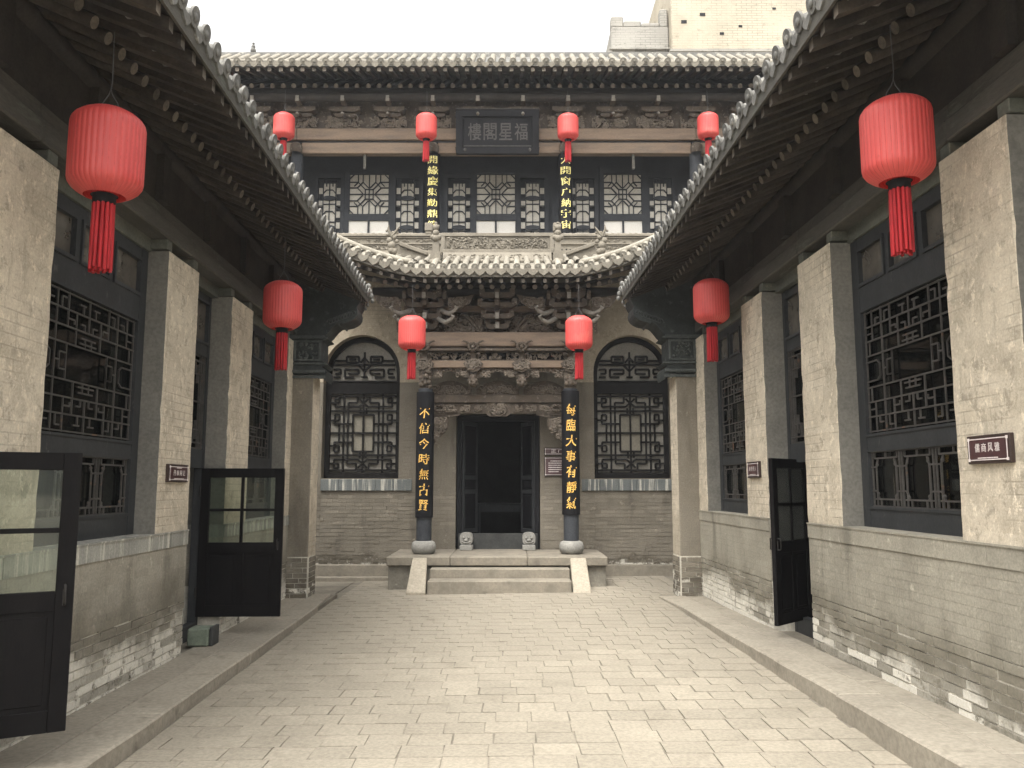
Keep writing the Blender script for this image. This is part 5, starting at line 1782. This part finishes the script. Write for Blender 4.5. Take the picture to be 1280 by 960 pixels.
# rafters under the porch eave
rm3 = MB().path([(0, 0, 0), (0, .95, .30)], .042, 10)
rm3.m[10] = 1
rm3 = rm3.mesh('rafter', ['rafter', 'rafter_end'])
fm3 = MB().hexa([(-.027, 0, -.035), (.027, 0, -.035), (.027, .7, .20), (-.027, .7, .20), (-.027, 0, .03), (.027, 0, .03), (.027, .7, .265), (-.027, .7, .265)], [0, 0, 1, 0, 0, 0]).mesh('flying_rafter', ['rafter', 'rafter_end'])
for k in range(-16, 17):
    x = XC + (k + .5) * .178
    r_, f_ = eave(x)
    fan = max(-.75, min(.75, (x - XC) * .32 * (1 if abs(x - XC) > 1.0 else 0)))
    inst('flying_rafter', fm3, porch, (x, YE - f_ + .07, ZE - .135 + r_), (0, 0, -fan))
    inst('rafter', rm3, porch, (x + .02, YE + .34 - f_ * .6, ZE - .175 + r_ * .62), (0, 0, -fan))
# hip caps: pale ridge lines over the side tiles
for sd in (-1, 1):
    hc = MB()
    pts = []
    for i in range(9):
        x = XC + sd * (1.42 + 1.6 * i / 8)
        r_, f_ = eave(x)
        pts.append((x, YE + .28 - f_ * .5, ZE + .215 + r_ * 1.03))
    hc.path(pts, .052, 8)
    hc.path([(a, b + .05, c - .07) for a, b, c in pts], .06, 6)
    part('hip_cap', hc, 'tile_pale', porch)
    # dragon-like beast at the hip's foot
    bs = MB()
    bx_ = XC + sd * 1.82
    for dx, dz_, rr_ in ((0, .0, .10), (-.05, .10, .075), (.05, .16, .06), (-.09, .21, .04), (.10, .08, .05), (.11, .25, .035), (.02, .25, .045), (-.11, .29, .03), (0, -.10, .09), (.05, -.12, .08)):
        bs.blob((bx_ - sd * dx * .85, 14.0, 4.14 + dz_ * .9), rr_ * .75, rr_ * .6, rr_ * .75, 7, 5)
    bs.path([(bx_, 14.0, 4.30), (bx_ - sd * .08, 13.98, 4.40), (bx_ - sd * .13, 13.97, 4.47)], [.03, .022, .008], 6)
    bs.path([(bx_, 14.0, 4.30), (bx_ + sd * .06, 13.98, 4.42), (bx_ + sd * .05, 13.97, 4.50)], [.03, .022, .008], 6)
    part('roof_beast', bs, 'parapet', porch)
    # sloping ridge between beast and centre post
    sr = MB().hexa([(XC + sd * xx, yy, zz) for xx, yy, zz in ((1.22, 14.2, 4.02), (1.72, 14.2, 4.20), (1.72, 14.3, 4.20), (1.22, 14.3, 4.02), (1.22, 14.2, 4.09), (1.72, 14.2, 4.275), (1.72, 14.3, 4.275), (1.22, 14.3, 4.09))])
    part('sloping_ridge', sr, 'parapet', porch, .01)
    sw = MB().prism([(XC + sd * 1.2, 3.75), (XC + sd * 1.2, 4.02), (XC + sd * 1.75, 4.19), (XC + sd * 1.75, 3.75)], 0, .06, FE(14.25))
    carve(sw, FE(14.25), min(XC + sd * 1.22, XC + sd * 1.72), max(XC + sd * 1.22, XC + sd * 1.72), 3.80, 4.02, .02, 18, .008, 860 + sd)
    part('ridge_panel', sw, 'parapet', porch)
    # centre post with a small lion
    po = MB()
    x = XC + sd * 1.06
    po.box(x - .085, x + .085, 13.95, 14.20, 3.72, 4.02)
    po.box(x - .055, x + .055, 14.0, 14.16, 4.021, 4.22)
    po.blob((x, 13.9, 3.80), .13, .09, .075, 9, 6)
    part('ridge_post', po, 'parapet', porch, 0)
    li = MB()
    for dx, dz_, rr_ in ((0, .03, .07), (0, .13, .06), (0, .225, .06), (-.05, .05, .05), (.05, .05, .05), (0, .30, .028), (-.04, .25, .025), (.04, .25, .025)):
        li.blob((x + dx, 14.04 - .02, 4.24 + dz_), rr_, rr_, rr_, 8, 6)
    part('lion_finial', li, 'parapet', porch)
# carved centre parapet
YC_ = 14.5
fc = FE(YC_)
cp = MB()
cx0, cx1 = XC - .96, XC + .96
cp.box(cx0 - .05, cx1 + .05, YC_ + .02, YC_ + .2, 4.10, 4.52)
cp.box(cx0 - .05, cx1 + .05, YC_ - .01, YC_ + .019, 4.455, 4.52)
cp.box(cx0 - .05, cx0 + .02, YC_ - .01, YC_ + .019, 4.20, 4.454).box(cx1 - .02, cx1 + .05, YC_ - .01, YC_ + .019, 4.20, 4.454)
cp.box(cx0 - .04, cx1 + .04, YC_ - .09, YC_ + .019, 4.125, 4.19)
pc = part('centre_parapet', cp, 'parapet', porch, .006)
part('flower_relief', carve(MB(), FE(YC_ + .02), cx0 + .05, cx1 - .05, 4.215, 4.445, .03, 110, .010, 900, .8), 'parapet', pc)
lp = MB().hexa([(a, b, c) for a, b, c in ((cx0, 14.20, 3.86), (cx1, 14.20, 3.86), (cx1, 14.5, 3.86), (cx0, 14.5, 3.86), (cx0, 14.36, 4.12), (cx1, 14.36, 4.12), (cx1, 14.5, 4.12), (cx0, 14.5, 4.12))])
carve(lp, lambda a, b, c: (a, 14.20 + (b - 3.86) * .615 + c, b), cx0 + .04, cx1 - .04, 3.92, 4.08, .02, 60, .008, 930)
lp.path([(cx0, 14.17, 3.90), (cx1, 14.17, 3.90)], .04, 8)
part('sloping_panel', lp, 'parapet', pc)
# door guardian drums
for x in (-.81, .30):
    t = thing('stone_drum', ('carved lion drum stone at the left foot of the doorway' if x < 0 else 'carved lion drum stone at the right foot of the doorway'), 'stone drum', END, (x, 15.0, -1.12), 'drum stones at the doorway')
    b_ = MB().box(x - .115, x + .115, 14.90, 15.18, -1.12, -1.03)
    part('base', b_, 'plinth', t, .012)
    d_ = MB().prism([(x + .115 * math.copysign(abs(math.cos(k * math.pi / 8)) ** .6, math.cos(k * math.pi / 8)), -.92 + .11 * math.copysign(abs(math.sin(k * math.pi / 8)) ** .7, math.sin(k * math.pi / 8))) for k in range(16)], -.28, -.03, FE(YW))
    for sx in (-.045, .045):
        d_.blob((x + sx, 14.92, -.90), .026, .025, .026, 7, 5)
    d_.blob((x, 14.915, -.945), .045, .03, .025, 8, 5)
    d_.path([(x - .08, 14.92, -.965), (x - .04, 14.912, -.99), (x + .04, 14.912, -.99), (x + .08, 14.92, -.965)], .013, 5)
    part('lion_face', d_, 'plinth', t)

# ------------------------------------------------------------------ platform and steps
st = thing('stone_steps', 'three weathered stone steps with sloping side slabs leading to the doorway', 'steps', END, (XC, 13.2, -1.62))
sx0, sx1 = -1.30, .915
part('step', MB().box(sx0, sx1, 13.02, 13.42, -1.80, -1.437), 'step', st, .015)
part('step', MB().box(sx0, sx1, 13.38, 13.74, -1.80, -1.29), 'step', st, .015)
part('top_slab', MB().box(-2.02, sx0 + .3, 13.62, YW + .05, -1.27, -1.122), 'step', st, .015)
part('top_slab', MB().box(sx0 + .303, .25, 13.615, YW + .05, -1.27, -1.12), 'step', st, .015)
part('top_slab', MB().box(.253, 1.54, 13.62, YW + .05, -1.27, -1.123), 'step', st, .015)
part('platform_block', MB().box(-2.0, sx0 - .02, 13.70, YW, -1.85, -1.272), 'platform', st, .012)
part('platform_block', MB().box(sx0 - .018, sx1 + .018, 13.74, YW, -1.85, -1.274), 'platform', st, .012)
part('platform_block', MB().box(sx1 + .02, 1.52, 13.70, YW, -1.85, -1.272), 'platform', st, .012)
for x0, x1, t0, t1 in ((-1.62, -1.32, -1.60, -1.365), (.935, 1.215, .935, 1.19)):
    r_ = MB().hexa([(x0, 12.98, -1.78), (x1, 12.98, -1.78), (t1, 13.70, -1.78), (t0, 13.70, -1.78), (x0, 12.98, -1.60), (x1, 12.98, -1.60), (t1, 13.62, -1.135), (t0, 13.62, -1.135)])
    part('side_slab', r_, 'ramp', st, .012)


# ------------------------------------------------------------------ couplet boards and plaque
def couplet(text, x, y, z0, z1, label, r, gold, hfrac=.86, w=.17, warp=.0, ztext=None):
    t = thing('couplet_board', label, 'couplet board', END, (x, y - r, z0), None)
    b_ = MB()
    n = 14
    a0, a1 = math.pi * 1.02, math.pi * 1.98
    prof = [(x + r * math.cos(a0 + (a1 - a0) * i / n), y + r * math.sin(a0 + (a1 - a0) * i / n)) for i in range(n + 1)]
    prof2 = [(x + (r - .018) * math.cos(a0 + (a1 - a0) * i / n), y + (r - .018) * math.sin(a0 + (a1 - a0) * i / n)) for i in range(n + 1)]
    b_.prism(prof + prof2[::-1], z0, z1, lambda a, b, c: (a, b, c), smooth=False)
    part('board', b_, 'black', t)
    zt0, zt1 = ztext or (z0 + (z1 - z0) * (1 - hfrac) / 2, z1 - (z1 - z0) * (1 - hfrac) / 2)
    k = len(text)
    # characters bent round the board
    fn2 = lambda a, b, c: (x + (r + .003 + c) * math.sin(a / r), y - (r + .003 + c) * math.cos(a / r), b)
    for i, ch in enumerate(text):
        zc_ = zt1 - (zt1 - zt0) * (i + .5) / k
        m_ = MB()
        hh = (zt1 - zt0) / k
        add_glyph(m_, ch, fn2, R.uniform(-.006, .006), zc_, w * R.uniform(.88, 1.08), hh * R.uniform(.66, .78), 0, .011, .06 if warp else 0, warp)
        part('character', m_, gold, t)
    return t


couplet("不信今時無古賢", -1.483, 14.2, -.52, 1.60, 'black couplet board with gold characters on the left porch column', .152, 'gold', warp=.022, ztext=(-.44, 1.36))
couplet("每臨大事有靜氣", .998, 14.2, -.47, 1.62, 'black couplet board with gold characters on the right porch column', .152, 'gold', warp=.022, ztext=(-.40, 1.42))
couplet("開緣慶集勤鼎鐘", UC[1], 17.0, 5.20, 7.0, 'dark board with pale gilt characters on the left upper-storey column', .15, 'gold_pale', w=.22, ztext=(5.32, 6.97))
couplet("大開窗户納宇宙", UC[2], 17.0, 5.20, 7.0, 'dark board with pale gilt characters on the right upper-storey column', .15, 'gold_pale', w=.22, ztext=(5.32, 6.97))

pq = thing('name_plaque', 'wide black plaque with four faded characters under the upper eaves', 'plaque', END, (-.31, 16.8, 7.02))
FPQ = lambda a, b, c: (a, 16.60 + (7.92 - b) * .18 + c, b)
mb = MB()
px0, px1, pz0, pz1 = -1.145, .535, 6.95, 7.80
mb.hexa([FPQ(a, b, c) for b in (pz0, pz1) for a, c in ((px0, 0), (px1, 0), (px1, .06), (px0, .06))])
part('board', mb, 'black', pq)
fr = MB()
for x0, x1, z0, z1 in ((px0 - .03, px1 + .03, pz1 - .10, pz1 + .03), (px0 - .03, px1 + .03, pz0 - .03, pz0 + .10), (px0 - .03, px0 + .12, pz0 + .10, pz1 - .10), (px1 - .12, px1 + .03, pz0 + .10, pz1 - .10)):
    fr.hexa([FPQ(a, b, c) for b in (z0, z1) for a, c in ((x0, -.045), (x1, -.045), (x1, .03), (x0, .03))])
part('frame', fr, 'black', pq, .012)
ln = MB()
ln.hexa([FPQ(a, b, c) for b in (pz0 + .125, pz0 + .14) for a, c in ((px0 + .13, -.058), (px1 - .13, -.058), (px1 - .13, -.04), (px0 + .13, -.04))])
ln.hexa([FPQ(a, b, c) for b in (pz1 + .032, pz1 + .045) for a, c in ((px0 - .03, -.05), (px1 + .03, -.05), (px1 + .03, .03), (px0 - .03, .03))])
for x in (px0 + .16, px1 - .16):
    ln.blob(FPQ(x, pz0 + .06, -.05), .03, .02, .04, 8, 5)
part('trim', ln, 'plaque_text', pq)
for i, ch in enumerate("樓閣星福"):
    m_ = MB()
    add_glyph(m_, ch, FPQ, px0 + .36 + i * .325, (pz0 + pz1) / 2 + .02, .27, .34, -.003, .015)
    part('character', m_, 'plaque_text', pq)

# signs beside the doorway
fs = FE(YW - .004)
wall_sign(None, END, fs, (.73, YW - .004, .55), .585, 1.06, .56, .70, "正门", 'small dark title sign above the text panel right of the doorway', lines=1, tsize=(.55, .40))
wall_sign(None, END, fs, (.73, YW - .004, .1), .585, 1.06, .185, .535, "", 'dark text panel with rows of small print right of the doorway', lines=6)


# ------------------------------------------------------------------ lanterns
def lantern(frame, org, label, wire):
    """org is the body's centre"""
    x, y, z = org
    t = thing('red_lantern', label, 'lantern', frame, org, 'red silk lanterns hanging from the eaves')
    Rr, Hh = .212, .268
    prof = []
    for i in range(23):
        q_ = -1 + 2 * i / 22
        e = abs(q_)
        k = (1 - max(0, (e - .62) / .38) ** 2.3 * .44)
        zz = q_ * Hh
        prof.append((Rr * k * (1 + .012 * (1 - e * e)), z + zz))
    body = MB()
    nrib = 40
    angs = []
    for k in range(nrib):
        a0 = 2 * math.pi * k / nrib
        st = 2 * math.pi / nrib
        angs += [(a0, .987), (a0 + st * .16, .995), (a0 + st * .38, 1.004), (a0 + st * .62, 1.004), (a0 + st * .84, .995)]
    na = len(angs)
    for rr_, zz in prof:
        body.v += [(x + rr_ * f * math.cos(a), y + rr_ * f * math.sin(a), zz) for a, f in angs]
    for i in range(len(prof) - 1):
        for k in range(na):
            k2 = (k + 1) % na
            body.f.append([i * na + k, i * na + k2, (i + 1) * na + k2, (i + 1) * na + k])
            body.s.append(True)
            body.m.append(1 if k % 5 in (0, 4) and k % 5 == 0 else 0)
    part('silk_body', body, ['lantern', 'lantern_rib_shade'], t)
    part('top_ring', MB().lathe([(.078, z + Hh - .004), (.085, z + Hh + .010), (.07, z + Hh + .014), (.05, z + Hh + .008), (0.0, z + Hh - .002)], x, y, 24), 'black', t)
    part('collar', MB().lathe([(0.0, z - Hh - .05), (.062, z - Hh - .05), (.066, z - Hh - .045), (.066, z - Hh + .01), (.078, z - Hh + .004)], x, y, 24), 'black', t)
    ts = MB()
    q = random.Random(5)
    for ring_r, n in ((.054, 13), (.032, 8), (.01, 3)):
        for k in range(n):
            a = 2 * math.pi * k / n + ring_r * 40
            r0, r1 = ring_r, ring_r * q.uniform(1.0, 1.16)
            px_, py_ = math.cos(a), math.sin(a)
            L = q.uniform(.40, .425)
            ts.path([(x + px_ * r0, y + py_ * r0, z - Hh - .045), (x + px_ * (r0 + r1) / 2, y + py_ * (r0 + r1) / 2, z - Hh - .045 - L * .5), (x + px_ * r1, y + py_ * r1, z - Hh - .045 - L)], [.0115, .0125, .0105], 6)
    part('tassel', ts, 'tassel', t)
    hk = MB()
    zt_ = z + Hh
    hk.path([(x - .06, y, zt_ + .01), (x - .045, y, zt_ + .06), (x - .012, y, zt_ + .11), (x, y, zt_ + .15), (x + .012, y, zt_ + .11), (x + .045, y, zt_ + .06), (x + .06, y, zt_ + .01)], .0035, 5)
    hk.path([(x, y, zt_ + .145), (x + .006, y, zt_ + .2), (x, y, zt_ + wire)], .0035, 5)
    part('hanging_wire', hk, 'wire', t)
    return t


l1 = lantern(SIDE, (-2.352, 4.92, 2.01), 'nearest red lantern on the left, large in the upper left corner', .52)
copy_thing(l1, SIDE, (-2.374, 9.3, 2.03), 'smaller red lantern farther along the left eave, before the end pier')
copy_thing(l1, SIDE, (2.555, 4.98, 2.165), 'nearest red lantern on the right, large in the upper right corner')
copy_thing(l1, SIDE, (2.669, 9.9, 2.235), 'smaller red lantern farther along the right eave, before the end pier')
copy_thing(l1, END, (-1.586, 13.0, 2.41), 'red lantern under the porch eave left of the doorway')
copy_thing(l1, END, (1.062, 13.0, 2.41), 'red lantern under the porch eave right of the doorway')
up_l = ('red lantern at the far left column of the upper storey', 'red lantern at the upper column just left of the black plaque',
        'red lantern at the upper column just right of the black plaque', 'red lantern at the far right column of the upper storey')
for x, z, lb in ((-4.678, 7.33, up_l[0]), (-1.756, 7.32, up_l[1]), (1.149, 7.31, up_l[2]), (4.021, 7.33, up_l[3])):
    c = copy_thing(l1, END, (x, 16.3, z), lb)

# ------------------------------------------------------------------ tall building beyond the roof
ft = thing('far_building', 'tall pale brick building showing above the upper roof at right', 'building', END, (7.0, 28.0, -1.8))
part('main_block', MB().box(5.10, 9.75, 25.0, 31.0, -1.86, 17.2), 'far_brick', ft, .03)
part('parapet_coping', MB().box(5.02, 9.83, 24.93, 31.07, 13.72, 13.80), 'far_brick_grey', ft)
lw = MB().box(3.22, 5.085, 25.4, 31.0, -1.86, 14.82)
part('lower_block', lw, 'far_brick_grey', ft, .03)
for x0, x1, zt in ((3.22, 3.62, 15.2), (3.63, 4.2, 15.05), (4.21, 4.8, 14.98), (4.81, 5.07, 15.45)):
    part('merlon', MB().box(x0, x1, 25.42, 25.8, 14.81, zt), 'far_brick_grey', ft, .04)
part('string_course', MB().box(3.15, 5.08, 25.3, 25.399, 14.0, 14.06), 'far_brick_grey', ft)

for x, z in ((6.1, 15.0), (7.3, 14.6), (8.4, 15.2), (6.7, 14.35), (9.1, 14.5), (5.5, 14.75), (7.9, 15.6)):
    d = R.uniform(.05, .09)
    part('putlog_hole_shade', MB().box(x - d, x + d, 24.985, 25.02, z - d * .6, z + d * .6), 'black', ft)  # dark inside the hole, drawn as a black box on the face
for k in range(9):      # broken brick edge on the right corner
    z = 13.9 + k * .34
    part('broken_quoin', MB().box(9.70, 9.752 + R.uniform(.0, .12), 24.98 + R.uniform(0, .02), 25.4, z, z + R.uniform(.12, .3)), 'far_brick_grey', ft, .02)

# ------------------------------------------------------------------ thin haze, added to lift the far hall's dark tones
hm = bpy.data.materials.new("thin_haze")
hm.use_nodes = True
hn = hm.node_tree
hn.nodes.remove(hn.nodes["Principled BSDF"])
pv = hn.nodes.new("ShaderNodeVolumePrincipled")
pv.inputs['Color'].default_value = (0.90, 0.93, 0.98, 1)
pv.inputs['Density'].default_value = 0.0010
pv.inputs['Anisotropy'].default_value = 0.2
hn.links.new(pv.outputs[0], hn.nodes["Material Output"].inputs['Volume'])
MT['haze'] = hm
struct('haze', MB().box(-153, 153, -153, 153, -3.4, 20.0), 'haze', END, (0, 0, -3.4), kind='stuff')
